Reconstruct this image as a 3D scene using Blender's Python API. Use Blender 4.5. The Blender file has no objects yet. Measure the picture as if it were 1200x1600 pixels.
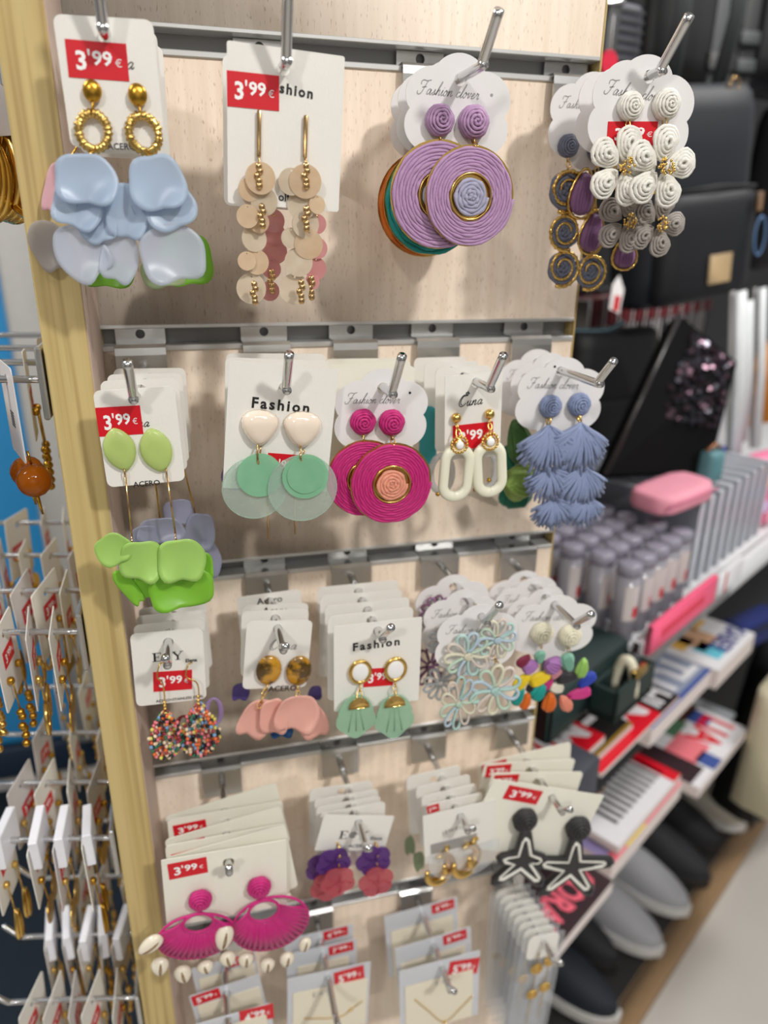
import bpy, math, random
from mathutils import Vector, Matrix, noise
from mathutils.geometry import tessellate_polygon

S = bpy.context.scene
COL = S.collection
PI = math.pi
R = math.radians
EYE = 1.35                                   # camera height above the shop floor

# ------------------------------------------------------------------ camera
AX = Vector((0.9676581, -0.25200733, 0.01140687))     # image right
AY = Vector((-0.07856229, -0.34401587, -0.93567144))  # image down
AZ = Vector((0.2397202, 0.9045139, -0.35268802))      # viewing direction
F = 1144.0
cam = bpy.data.objects.new('camera', bpy.data.cameras.new('camera'))
COL.objects.link(cam)
cam.data.sensor_fit = 'HORIZONTAL'; cam.data.sensor_width = 36.0
cam.data.lens = F / 1200 * 36.0
cam.data.clip_start = 0.01; cam.data.clip_end = 50
m = Matrix((AX, -AY, -AZ)).transposed().to_4x4(); m.translation = (0, 0, EYE)
cam.matrix_world = m
cam.data.dof.use_dof = True; cam.data.dof.focus_distance = 0.405; cam.data.dof.aperture_fstop = 6.0
S.camera = cam

# ------------------------------------------------------------------ light
world = bpy.data.worlds.new('shop_air'); S.world = world; world.use_nodes = True
world.node_tree.nodes['Background'].inputs[0].default_value = (1.0, 0.985, 0.965, 1)
world.node_tree.nodes['Background'].inputs[1].default_value = 0.28
def lamp(name, loc, target, size, watts, col=(1, .98, .955), sy=None):
    l = bpy.data.lights.new(name, 'AREA'); l.energy = watts; l.color = col
    l.shape = 'RECTANGLE' if sy else 'DISK'; l.size = size
    if sy: l.size_y = sy
    o = bpy.data.objects.new(name, l); COL.objects.link(o); o.location = loc
    o.rotation_euler = (Vector(target) - Vector(loc)).to_track_quat('-Z', 'Y').to_euler()
lamp('ceiling_spot', (.85, -1.2, EYE + 1.3), (.15, .5, EYE - .15), .16, 24.5)
lamp('ceiling_spot', (-1.1, -1.9, EYE + 1.4), (.1, .5, EYE), .2, 17)
lamp('fill_panel', (1.75, .75, EYE + 1.45), (1.2, .85, EYE - .8), .6, 32, sy=.6)  # added fill lamp, brightens the floor and shelving at right
lamp('fill_panel', (-1.4, .6, EYE + 1.45), (-.6, .9, EYE - .6), .6, 30, sy=.6)  # added fill lamp, brightens the side cards and cabinet at left
lamp('fill_panel', (.3, -1.2, EYE + 1.5), (.3, -.5, 0), 1.2, 8, sy=.3)  # added weak fill lamp overhead, gives extra highlights
lamp('wall_fill_light', (.2, -2.2, EYE + 1.2), (.2, -3.4, EYE), .8, 30, sy=.4)  # added lamp whitening wall_front so the chrome reflects something bright
vs = S.view_settings
vs.view_transform = 'Standard'; vs.look = 'None'; vs.exposure = 0.0; vs.gamma = 1.0; vs.use_curve_mapping = False

# ------------------------------------------------------------------ pixel helpers (photo seen as 1200 x 1600)
def ray(px, py): return AX * (px - 600) + AY * (py - 800) + AZ * F
def at(px, py, Y):
    v = ray(px, py); v = v * (Y / v.y); return Vector((v.x, v.y, v.z + EYE))
def atz(px, py, z):
    v = ray(px, py); v = v * ((z - EYE) / v.z); return Vector((v.x, v.y, z))

# ------------------------------------------------------------------ materials
def lin(c):
    out = []
    for x in c:
        x /= 255.0
        out.append(x / 12.92 if x <= .04045 else ((x + .055) / 1.055) ** 2.4)
    return (*out, 1)
MATS = {}
def nodes_of(name):
    mt = bpy.data.materials.new(name); mt.use_nodes = True
    nt = mt.node_tree; nt.nodes.clear()
    out = nt.nodes.new('ShaderNodeOutputMaterial')
    return mt, nt, out
def mat(name, c, rough=.5, metal=0.0, var=.06, scale=60, bump=0.0, bscale=300, stretch=(1, 1, 1), c2=None, spec=.5, coat=0, sheen=0):
    if name in MATS: return MATS[name]
    mt, nt, out = nodes_of(name); N = nt.nodes; L = nt.links
    p = N.new('ShaderNodeBsdfPrincipled'); L.new(p.outputs[0], out.inputs[0])
    p.inputs['Roughness'].default_value = rough; p.inputs['Metallic'].default_value = metal
    p.inputs['Specular IOR Level'].default_value = spec
    p.inputs['Coat Weight'].default_value = coat
    p.inputs['Sheen Weight'].default_value = sheen
    tc = N.new('ShaderNodeTexCoord'); mp = N.new('ShaderNodeMapping'); mp.inputs['Scale'].default_value = stretch
    L.new(tc.outputs['Object'], mp.inputs[0])
    nz = N.new('ShaderNodeTexNoise'); nz.inputs['Scale'].default_value = scale; nz.inputs['Detail'].default_value = 3
    L.new(mp.outputs[0], nz.inputs['Vector'])
    mx = N.new('ShaderNodeMix'); mx.data_type = 'RGBA'
    a = lin(c); b = lin(c2) if c2 else tuple(max(0, x * (1 - var * 2)) for x in a[:3]) + (1,)
    mx.inputs['A'].default_value = a; mx.inputs['B'].default_value = b
    if c2:
        rp = N.new('ShaderNodeMapRange'); rp.inputs[1].default_value = .42; rp.inputs[2].default_value = .58
        L.new(nz.outputs[0], rp.inputs[0]); L.new(rp.outputs[0], mx.inputs['Factor'])
    else: L.new(nz.outputs[0], mx.inputs['Factor'])
    L.new(mx.outputs['Result'], p.inputs['Base Color'])
    if bump:
        n2 = N.new('ShaderNodeTexNoise'); n2.inputs['Scale'].default_value = bscale; n2.inputs['Detail'].default_value = 2
        L.new(mp.outputs[0], n2.inputs['Vector'])
        bp = N.new('ShaderNodeBump'); bp.inputs['Strength'].default_value = bump; bp.inputs['Distance'].default_value = .0006
        L.new(n2.outputs[0], bp.inputs['Height']); L.new(bp.outputs[0], p.inputs['Normal'])
    MATS[name] = mt
    return mt
def frosted(name, c, clear=.15, glow=.4, rough=.35, scale=40, c2=None):
    """frosted acrylic or thin shell: diffuse + translucent, partly see-through"""
    if name in MATS: return MATS[name]
    mt, nt, out = nodes_of(name); N = nt.nodes; L = nt.links
    tc = N.new('ShaderNodeTexCoord'); nz = N.new('ShaderNodeTexNoise'); nz.inputs['Scale'].default_value = scale
    L.new(tc.outputs['Object'], nz.inputs['Vector'])
    mx = N.new('ShaderNodeMix'); mx.data_type = 'RGBA'
    a = lin(c); b = lin(c2) if c2 else tuple(x * .86 for x in a[:3]) + (1,)
    mx.inputs['A'].default_value = a; mx.inputs['B'].default_value = b
    L.new(nz.outputs[0], mx.inputs['Factor'])
    p = N.new('ShaderNodeBsdfPrincipled'); p.inputs['Roughness'].default_value = rough
    L.new(mx.outputs['Result'], p.inputs['Base Color'])
    t = N.new('ShaderNodeBsdfTranslucent'); L.new(mx.outputs['Result'], t.inputs[0])
    m1 = N.new('ShaderNodeMixShader'); m1.inputs[0].default_value = glow
    L.new(p.outputs[0], m1.inputs[1]); L.new(t.outputs[0], m1.inputs[2])
    tr = N.new('ShaderNodeBsdfTransparent'); tr.inputs[0].default_value = tuple(.6 + .4 * x for x in a[:3]) + (1,)
    m2 = N.new('ShaderNodeMixShader'); m2.inputs[0].default_value = clear
    L.new(m1.outputs[0], m2.inputs[1]); L.new(tr.outputs[0], m2.inputs[2]); L.new(m2.outputs[0], out.inputs[0])
    MATS[name] = mt
    return mt
def woodmat(name, c, c2, cf, scale=18, fleck=True, along='Z'):
    mt, nt, out = nodes_of(name); N = nt.nodes; L = nt.links
    p = N.new('ShaderNodeBsdfPrincipled'); p.inputs['Roughness'].default_value = .55; L.new(p.outputs[0], out.inputs[0])
    tc = N.new('ShaderNodeTexCoord')
    mp = N.new('ShaderNodeMapping'); mp.inputs['Scale'].default_value = (1, 1, .05 if fleck else .016); L.new(tc.outputs['Object'], mp.inputs[0])
    nz = N.new('ShaderNodeTexNoise'); nz.inputs['Scale'].default_value = scale * 10; nz.inputs['Detail'].default_value = 5
    L.new(mp.outputs[0], nz.inputs['Vector'])
    mx = N.new('ShaderNodeMix'); mx.data_type = 'RGBA'; mx.inputs['A'].default_value = lin(c); mx.inputs['B'].default_value = lin(c2)
    rp = N.new('ShaderNodeMapRange'); rp.inputs[1].default_value = .35; rp.inputs[2].default_value = .7
    L.new(nz.outputs[0], rp.inputs[0]); L.new(rp.outputs[0], mx.inputs['Factor'])
    mp2 = N.new('ShaderNodeMapping'); mp2.inputs['Scale'].default_value = (1, 1, .2 if fleck else .02); L.new(tc.outputs['Object'], mp2.inputs[0])
    n2 = N.new('ShaderNodeTexNoise'); n2.inputs['Scale'].default_value = 1000 if fleck else 260; n2.inputs['Detail'].default_value = 1
    L.new(mp2.outputs[0], n2.inputs['Vector'])
    r2 = N.new('ShaderNodeMapRange'); r2.inputs[1].default_value = .64 if fleck else .50; r2.inputs[2].default_value = .71 if fleck else .68
    r2.inputs[4].default_value = .5 if fleck else .5
    L.new(n2.outputs[0], r2.inputs[0])
    m2 = N.new('ShaderNodeMix'); m2.data_type = 'RGBA'; m2.inputs['B'].default_value = lin(cf)
    L.new(mx.outputs['Result'], m2.inputs['A']); L.new(r2.outputs[0], m2.inputs['Factor']); L.new(m2.outputs['Result'], p.inputs['Base Color'])
    MATS[name] = mt
    return mt

CARD = mat('card_white', (236, 233, 225), .45, var=.02, scale=300, bump=.12, bscale=900)
CARDC = mat('card_cream', (238, 235, 220), .5, var=.02, scale=300, bump=.1, bscale=900)
CLOV = mat('card_clover', (232, 229, 228), .35, var=.015, scale=200)
RED = mat('sticker_red', (214, 10, 32), .4, var=.04)
WHT = mat('print_white', (250, 246, 244), .5, var=.01)
INK = mat('print_black', (28, 27, 28), .5, var=.05)
INKG = mat('print_grey', (166, 164, 162), .35, .2, var=.05)
GOLD = mat('gold', (236, 196, 112), .22, 1.0, var=.1, scale=200)
GOLDD = mat('gold_antique', (208, 160, 62), .28, 1.0, var=.15, scale=150)
GOLDR = mat('gold_rose', (226, 186, 130), .2, 1.0, var=.1)
CHROME = mat('chrome', (218, 218, 218), .14, 1.0, var=.05)
STEEL = mat('bracket_steel', (206, 206, 204), .24, .92, var=.1, scale=90)
ALU = mat('aluminium', (214, 214, 212), .35, .55, var=.08, scale=40, stretch=(1, 1, 12))
ALUD = mat('aluminium_inner', (138, 138, 137), .5, .25, var=.08, scale=40)
DARK = mat('dark_hole', (22, 22, 24), .8, var=.1)
WOOD = woodmat('beech_laminate', (232, 214, 194), (220, 200, 178), (150, 110, 85), 18, True)
OAK = woodmat('oak_edge', (205, 182, 124), (184, 158, 98), (150, 120, 66), 14, False)
PINKW = mat('side_board_face', (206, 184, 170), .55, var=.06, scale=30, stretch=(1, 1, .1))

def raf(name, c): return mat('raffia_' + name, c, .6, var=.12, scale=700, bump=.4, bscale=1200, sheen=.1)
LILAC = raf('lilac', (190, 150, 190)); LILACG = raf('lilac_grey', (176, 174, 198)); MAGENTA = raf('magenta', (204, 28, 122))
PEACH = raf('peach', (240, 160, 132)); WHITER = raf('white', (244, 241, 230)); GREYR = raf('grey', (164, 156, 148))
SLATE = raf('slate', (112, 116, 136)); PLUM = raf('plum', (140, 96, 142)); BLUER = raf('blue', (138, 152, 188))
ORANGE = raf('orange', (226, 120, 26)); TEALR = raf('teal', (24, 160, 160)); GREEND = raf('dark_green', (58, 100, 40))
GREENL = raf('leaf_green', (132, 160, 70)); EMER = raf('emerald', (20, 120, 92)); CREAMR = raf('cream', (240, 234, 208))
BLACKR = raf('black', (44, 42, 42))

# ------------------------------------------------------------------ mesh builder
class MB:
    def __init__(s): s.v = []; s.f = []; s.m = []; s.s = []
    def add(s, vf, mi=0, M=None, smooth=True):
        v, f = vf; o = len(s.v)
        s.v += [tuple(M @ Vector(p)) for p in v] if M is not None else [tuple(p) for p in v]
        s.f += [tuple(i + o for i in q) for q in f]
        s.m += [mi] * len(f); s.s += [smooth] * len(f)
        return s
    def build(s, name, mats, parent=None, M=None):
        me = bpy.data.meshes.new(name); me.from_pydata(s.v, [], s.f)
        for q in (mats if isinstance(mats, (list, tuple)) else [mats]): me.materials.append(q)
        me.polygons.foreach_set('material_index', s.m); me.polygons.foreach_set('use_smooth', s.s)
        me.update()
        o = bpy.data.objects.new(name, me); COL.objects.link(o)
        if parent: o.parent = parent
        if M is not None: o.matrix_basis = M
        return o
def box(x0, x1, y0, y1, z0, z1):
    v = [(x, y, z) for x in (x0, x1) for y in (y0, y1) for z in (z0, z1)]
    return v, [(0, 1, 3, 2), (4, 6, 7, 5), (0, 4, 5, 1), (2, 3, 7, 6), (0, 2, 6, 4), (1, 5, 7, 3)]
def rbox(x0, x1, y0, y1, z0, z1, b):
    """box with chamfered edges"""
    cx, cy, cz = (x0 + x1) / 2, (y0 + y1) / 2, (z0 + z1) / 2; hx, hy, hz = (x1 - x0) / 2, (y1 - y0) / 2, (z1 - z0) / 2
    v = []; idx = {}
    for sx in (-1, 1):
        for sy in (-1, 1):
            for sz in (-1, 1):
                for k in range(3):
                    idx[(sx, sy, sz, k)] = len(v)
                    v.append((cx + sx * (hx - (0 if k == 0 else b)), cy + sy * (hy - (0 if k == 1 else b)), cz + sz * (hz - (0 if k == 2 else b))))
    f = []
    for s_ in (-1, 1):
        f.append([idx[(s_, a, c, 0)] for a, c in ((-1, -1), (1, -1), (1, 1), (-1, 1))][::s_])
        f.append([idx[(a, s_, c, 1)] for a, c in ((-1, -1), (-1, 1), (1, 1), (1, -1))][::s_])
        f.append([idx[(a, c, s_, 2)] for a, c in ((-1, -1), (1, -1), (1, 1), (-1, 1))][::s_])
        for q in (-1, 1):
            f.append((idx[(s_, q, -1, 0)], idx[(s_, q, 1, 0)], idx[(s_, q, 1, 1)], idx[(s_, q, -1, 1)]))
            f.append((idx[(s_, -1, q, 0)], idx[(s_, 1, q, 0)], idx[(s_, 1, q, 2)], idx[(s_, -1, q, 2)]))
            f.append((idx[(-1, s_, q, 1)], idx[(1, s_, q, 1)], idx[(1, s_, q, 2)], idx[(-1, s_, q, 2)]))
    for sx in (-1, 1):
        for sy in (-1, 1):
            for sz in (-1, 1): f.append((idx[(sx, sy, sz, 0)], idx[(sx, sy, sz, 1)], idx[(sx, sy, sz, 2)]))
    return v, f
def tube(pts, r, n=6, closed=False, flat=1.0):
    pts = [Vector(p) for p in pts]; N = len(pts)
    rr = r if isinstance(r, (list, tuple)) else [r] * N
    v = []; f = []; up = None
    for i, p in enumerate(pts):
        if closed: t = pts[(i + 1) % N] - pts[i - 1]
        else: t = pts[min(i + 1, N - 1)] - pts[max(i - 1, 0)]
        t = t.normalized() if t.length > 1e-12 else Vector((0, 0, 1))
        if up is None:
            up = Vector((0, 1, 0)) if abs(t.y) < .9 else Vector((1, 0, 0))
        up = (up - t * up.dot(t))
        up = up.normalized() if up.length > 1e-9 else t.orthogonal().normalized()
        w = t.cross(up)
        for k in range(n):
            a = 2 * PI * k / n
            v.append(p + (w * math.cos(a) + up * math.sin(a) * flat) * rr[i])
    for i in range(N if closed else N - 1):
        j = (i + 1) % N
        for k in range(n):
            l = (k + 1) % n
            f.append((i * n + k, i * n + l, j * n + l, j * n + k))
    if not closed:
        f.append(tuple(range(n))[::-1]); f.append(tuple((N - 1) * n + k for k in range(n)))
    return v, f
def ring(c, rx, rz, r, n=28, k=6, flat=1.0, squash=None):
    return tube([(c[0] + rx * math.cos(2 * PI * i / n), c[1], c[2] + rz * math.sin(2 * PI * i / n)) for i in range(n)], r, k, True, flat)
def sphere(c, rx, ry=None, rz=None, n=14, k=8):
    ry = rx if ry is None else ry; rz = rx if rz is None else rz
    v = [(c[0], c[1], c[2] + rz)]; f = []
    for i in range(1, k):
        t = PI * i / k
        for j in range(n):
            a = 2 * PI * j / n
            v.append((c[0] + rx * math.sin(t) * math.cos(a), c[1] + ry * math.sin(t) * math.sin(a), c[2] + rz * math.cos(t)))
    v.append((c[0], c[1], c[2] - rz)); b = len(v) - 1
    for j in range(n):
        f.append((0, 1 + j, 1 + (j + 1) % n)); f.append((b, b - n + (j + 1) % n, b - n + j))
    for i in range(k - 2):
        for j in range(n):
            p, q = 1 + i * n + j, 1 + i * n + (j + 1) % n
            f.append((p, p + n, q + n, q))
    return v, f
def prism(poly, y0, y1, holes=()):
    """x-z outline given thickness along y"""
    loops = [poly] + list(holes)
    flat = [p for l in loops for p in l]
    tri = tessellate_polygon([[Vector((p[0], p[1], 0)) for p in l] for l in loops])
    n = len(flat)
    v = [(p[0], y0, p[1]) for p in flat] + [(p[0], y1, p[1]) for p in flat]
    f = []
    for t in tri:
        f.append(tuple(t)); f.append(tuple(i + n for i in t[::-1]))
    o = 0
    for l in loops:
        for i in range(len(l)):
            a, b = o + i, o + (i + 1) % len(l)
            f.append((a, b, b + n, a + n))
        o += len(l)
    return v, f
def circ(cx, cz, r, n=20, rz=None): return [(cx + r * math.cos(2 * PI * i / n), cz + (rz or r) * math.sin(2 * PI * i / n)) for i in range(n)]
def rrect(x0, x1, z0, z1, r, n=4):
    p = []
    for cx, cz, a in ((x1 - r, z1 - r, 0), (x0 + r, z1 - r, 90), (x0 + r, z0 + r, 180), (x1 - r, z0 + r, 270)):
        for i in range(n + 1):
            t = R(a + 90 * i / n); p.append((cx + r * math.cos(t), cz + r * math.sin(t)))
    return p
def smooth_path(p, k=5):
    out = []
    for i in range(len(p) - 1):
        a, b, c, d = (Vector(p[max(i - 1, 0)]), Vector(p[i]), Vector(p[i + 1]), Vector(p[min(i + 2, len(p) - 1)]))
        for j in range(k):
            t = j / k
            out.append(.5 * (2 * b + (c - a) * t + (2 * a - 5 * b + 4 * c - d) * t * t + (3 * b - a - 3 * c + d) * t ** 3))
    out.append(Vector(p[-1])); return out
def ribbon(p2, w, y):
    """thin flat ink stroke in the x-z plane"""
    v = []; f = []
    P = [Vector((a[0], a[1])) for a in p2]
    for i, q in enumerate(P):
        t = P[min(i + 1, len(P) - 1)] - P[max(i - 1, 0)]
        t = t.normalized() if t.length > 0 else Vector((1, 0)); nrm = Vector((-t.y, t.x)) * w / 2
        v += [(q.x + nrm.x, y, q.y + nrm.y), (q.x - nrm.x, y, q.y - nrm.y)]
    for i in range(len(P) - 1): f.append((2 * i, 2 * i + 1, 2 * i + 3, 2 * i + 2))
    return v, f

# ------------------------------------------------------------------ lettering
_txt = {}
def text_mesh(s, bold=.012, shear=0.0, space=1.0):
    key = (s, bold, shear, space)
    if key not in _txt:
        cu = bpy.data.curves.new('lettering', 'FONT'); cu.body = s; cu.offset = bold; cu.shear = shear; cu.space_character = space
        cu.resolution_u = 2
        o = bpy.data.objects.new('lettering', cu); COL.objects.link(o)
        bpy.context.view_layer.update()
        me = o.evaluated_get(bpy.context.evaluated_depsgraph_get()).to_mesh()
        v = [tuple(q.co) for q in me.vertices]; f = [tuple(q.vertices) for q in me.polygons]
        bpy.data.objects.remove(o); bpy.data.curves.remove(cu)
        x0 = min(q[0] for q in v); x1 = max(q[0] for q in v); z0 = min(q[1] for q in v); z1 = max(q[1] for q in v)
        _txt[key] = ([(q[0] - x0, q[1] - z0) for q in v], f, x1 - x0, z1 - z0)
    return _txt[key]
def put_text(mb, s, cx, cz, width, y, mi, rot=0.0, bold=.012, shear=0.0, space=1.0, height=None, flip=False):
    v, f, w, h = text_mesh(s, bold, shear, space); k = width / w; kz = (height / h) if height else k
    c, sn = math.cos(rot), math.sin(rot); out = []
    for a, b in v:
        a = (a - w / 2) * k * (-1 if flip else 1); b = (b - h / 2) * kz
        out.append((cx + a * c + b * sn, y, cz - a * sn + b * c))
    mb.add((out, f), mi, smooth=False)
SCRIPT = {
 'F': (1.5, [[(-.1, 1.7), (-.2, 2.2), (.3, 2.5), (1.0, 2.4), (2.0, 2.6)], [(1.3, 2.4), (.9, 1.4), (.5, .3), (0, -.1), (-.5, .1), (-.5, .5)], [(.3, 1.2), (.8, 1.25), (1.3, 1.35)]]),
 'a': (1.15, [[(.95, .8), (.6, 1.0), (.15, .6), (.15, .1), (.45, .05), (.85, .5), (1.0, .9), (.8, .2), (1.0, 0), (1.25, .3)]]),
 's': (.85, [[(.05, .2), (.45, .6), (.6, 1.0), (.6, .6), (.65, .2), (.4, 0), (.15, .1)], [(.55, .1), (.95, .3)]]),
 'h': (1.1, [[(.05, .1), (.5, 1.2), (.9, 2.3), (.75, 2.4), (.45, 1.4), (.1, 0), (.4, .7), (.75, 1.0), (.85, .8), (.7, .2), (.85, 0), (1.15, .3)]]),
 'i': (.55, [[(.1, .4), (.35, 1.0), (.15, .2), (.3, 0), (.6, .3)], [(.5, 1.4), (.55, 1.5)]]),
 'o': (.95, [[(.6, 1.0), (.2, .7), (.1, .2), (.4, 0), (.75, .4), (.75, .9), (.5, 1.0), (.7, .75), (1.0, .8)]]),
 'n': (1.2, [[(.1, .6), (.3, 1.0), (.05, 0), (.4, .7), (.8, 1.0), (.85, .7), (.7, .2), (.85, 0), (1.2, .3)]]),
 'c': (.85, [[(.75, .8), (.6, 1.0), (.2, .7), (.1, .2), (.4, 0), (.9, .35)]]),
 'l': (.6, [[(.05, .2), (.5, 1.2), (.85, 2.3), (.7, 2.4), (.35, 1.2), (.1, .2), (.3, 0), (.65, .3)]]),
 'v': (.95, [[(.05, .6), (.25, 1.0), (.3, .5), (.3, 0), (.7, .5), (.75, 1.0), (1.0, .85)]]),
 'e': (.85, [[(.1, .4), (.5, .6), (.65, .9), (.45, 1.0), (.15, .6), (.1, .2), (.35, 0), (.9, .35)]]),
 'r': (.85, [[(.1, .5), (.35, 1.1), (.4, .9), (.75, .9), (.6, .3), (.7, 0), (.95, .2)]]),
 'C': (1.7, [[(1.5, 2.0), (1.1, 2.3), (.5, 2.0), (.1, 1.2), (.2, .4), (.7, 0), (1.3, .2), (1.7, .6)], [(1.3, 2.0), (.8, 2.0), (.45, 1.3), (.5, .6), (.9, .3)],
            [(1.35, 2.35), (1.2, 2.7), (1.5, 2.6), (1.6, 2.9), (1.75, 2.6), (2.0, 2.5), (1.75, 2.35), (1.7, 2.05), (1.5, 2.25), (1.35, 2.35)]]),
 'u': (1.15, [[(.1, .6), (.3, 1.0), (.2, .3), (.4, 0), (.8, .5), (.95, 1.0), (.8, .2), (.95, 0), (1.2, .3)]]),
 ' ': (.7, []),
}
def script_text(mb, s, x0, zb, xh, y, mi, w=.1, rot=0.0, slant=.3, xs=1.0):
    """handwriting-like strokes; x0 = left end, zb = baseline, xh = height of a small letter"""
    pen = 0.0; c, sn = math.cos(rot), math.sin(rot)
    for ch in s:
        adv, st = SCRIPT[ch]
        for q in st:
            P = []
            for p in smooth_path(q, 4):
                a = (pen + p.x * .9 + p.y * slant) * xh * xs; b = p.y * xh
                P.append((x0 + a * c + b * sn, zb - a * sn + b * c))
            mb.add(ribbon(P, w * xh, y), mi, smooth=False)
        pen += adv
def eoy_logo(mb, cx, cz, w, y, mi, rot=0.0):
    """serif E, spiral, serif Y"""
    k = w / 3.3; c, sn = math.cos(rot), math.sin(rot)
    T = lambda a, b: (cx + (a - 1.65) * k * c + (b - .55) * k * sn, cz - (a - 1.65) * k * sn + (b - .55) * k * c)
    def bar(x0, x1, z0, z1):
        q = [T(x0, z0), T(x1, z0), T(x1, z1), T(x0, z1)]
        mb.add(([(p[0], y, p[1]) for p in q], [(0, 1, 2, 3)]), mi, smooth=False)
    bar(.15, .38, 0, 1.1); bar(0, .95, 1.03, 1.1); bar(0, .95, 0, .07); bar(.3, .7, .52, .58); bar(.88, .95, .85, 1.1); bar(.88, .95, 0, .27); bar(.66, .7, .4, .7)
    sp = [T(1.6 + (.05 + .42 * t) * math.cos(-t * 13 + .6), .5 + (.05 + .42 * t) * math.sin(-t * 13 + .6)) for t in [i / 40 for i in range(41)]]
    mb.add(ribbon(sp, .1 * k, y), mi, smooth=False)
    mb.add(ribbon([T(2.25, 1.05), T(2.72, .5)], .2 * k, y), mi, smooth=False); mb.add(ribbon([T(3.15, 1.05), T(2.72, .5)], .08 * k, y), mi, smooth=False)
    bar(2.62, 2.83, 0, .55); bar(2.45, 3.0, 0, .06); bar(2.1, 2.55, 1.03, 1.1); bar(2.95, 3.35, 1.03, 1.1)

# ------------------------------------------------------------------ things
def tag(o, label, cat, group=None, kind=None):
    o['label'] = label; o['category'] = cat
    if len(label.replace('-', ' ').split()) > 16: print('LONG', label)
    if group: o['group'] = group
    if kind: o['kind'] = kind
    return o
def empty(name, M):
    o = bpy.data.objects.new(name, None); COL.objects.link(o); o.empty_display_size = .02
    o.matrix_basis = M if isinstance(M, Matrix) else Matrix.Translation(M)
    return o
def structure(o): o['kind'] = 'structure'; return o
ORD = ['front', 'second', 'third', 'fourth', 'fifth', 'sixth', 'seventh', 'eighth', 'ninth', 'tenth', 'eleventh', 'twelfth']

class Card:
    """an earring card hung by its hole; local x right, y into the wall, z up; origin = hole"""
    def __init__(s, label, loc, w, h, top, group=None, roll=0, yaw=0, pitch=0, shape='rect', mt=CARD, cat='earring card', name='earring_card', dx=0, hole=.0032, rc=.0035):
        M = Matrix.Translation(loc) @ Matrix.Rotation(R(yaw), 4, 'Z') @ Matrix.Rotation(R(pitch), 4, 'X') @ Matrix.Rotation(R(roll), 4, 'Y')
        s.M = M; s.Mi = M.inverted(); s.root = empty(name, M); tag(s.root, label, cat, group)
        s.w, s.h, s.top, s.dx, s.mt = w, h, top, dx, mt
        s.mb = MB(); hol = [circ(0, 0, hole, 14)] if hole else []
        if shape == 'rect':
            s.mb.add(prism(rrect(-w / 2 + dx, w / 2 + dx, top - h, top, rc), -.0003, .0003, hol), 0, smooth=False)
        elif shape == 'clover':
            P = []
            for i in range(96):
                a = 2 * PI * i / 96; ph = a - PI / 2
                r = .85 + .15 * abs(math.cos(3 * ph)) ** .8
                P.append((w / 2 * 1.05 * r * math.cos(a) + dx, top - h / 2 + h / 2 * r * math.sin(a)))
            s.mb.add(prism(P, -.0003, .0003, hol), 0, smooth=False)
        s.y = -.00045
    def p(s, px, py, off=.0):
        """photo pixel -> local point on the plane `off` metres in front of the card"""
        o = s.Mi @ Vector((0, 0, EYE)); d = s.Mi.to_3x3() @ ray(px, py)
        t = (-off - o.y) / d.y
        q = o + d * t
        return Vector((q.x, -off, q.z))
    def sc(s, px, py, off=0): return (s.p(px + 10, py, off) - s.p(px, py, off)).length / 10
    def done(s, extra=()):
        s.card = s.mb.build('card', [s.mt, INK, INKG, WHT, *extra], s.root); return s
    def sticker(s, cx, cz, w, h, rot=0.0, price="3'99", y=None, parent=None):
        y = s.y if y is None else y
        mb = MB(); c, sn = math.cos(rot), math.sin(rot)
        T = lambda a, b: (cx + a * c + b * sn, cz - a * sn + b * c)
        mb.add(prism([T(-w / 2, -h / 2), T(w / 2, -h / 2), T(w / 2, h / 2), T(-w / 2, h / 2)], y - .00018, y), 0, smooth=False)
        yy = y - .0003
        big, rest = price.split("'")
        for tx, a, b, ww, hh in ((big, -.27, -.03, .17, .52), ("'", -.135, .2, .04, .17), (rest, .08, .06, .33, .40), ('€', .345, -.03, .11, .22)):
            q = T(a * w, b * h); put_text(mb, tx, q[0], q[1], ww * w, yy, 1, rot, bold=.0 if tx == '€' else .028, height=hh * h)
        return mb.build('price_sticker', [RED, WHT], parent or s.root)
    def sticker_px(s, tl, tr, bl, price="3'99"):
        a, b, c = s.p(*tl), s.p(*tr), s.p(*bl)
        d = b - a; rot = -math.atan2(d.z, d.x); ctr = (b + c) / 2
        return s.sticker(ctr.x, ctr.z, d.length, (c - a).length, rot, price)
    def text_px(s, tx, px, py, wpx, mi=1, bold=.012, shear=0, space=1.0, rot=0):
        q = s.p(px, py); put_text(s.mb, tx, q.x, q.z, wpx * s.sc(px, py), s.y - .0001, mi, R(rot), bold, shear, space)

def part(mb, name, mats, parent): return mb.build(name, mats, parent)

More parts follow.
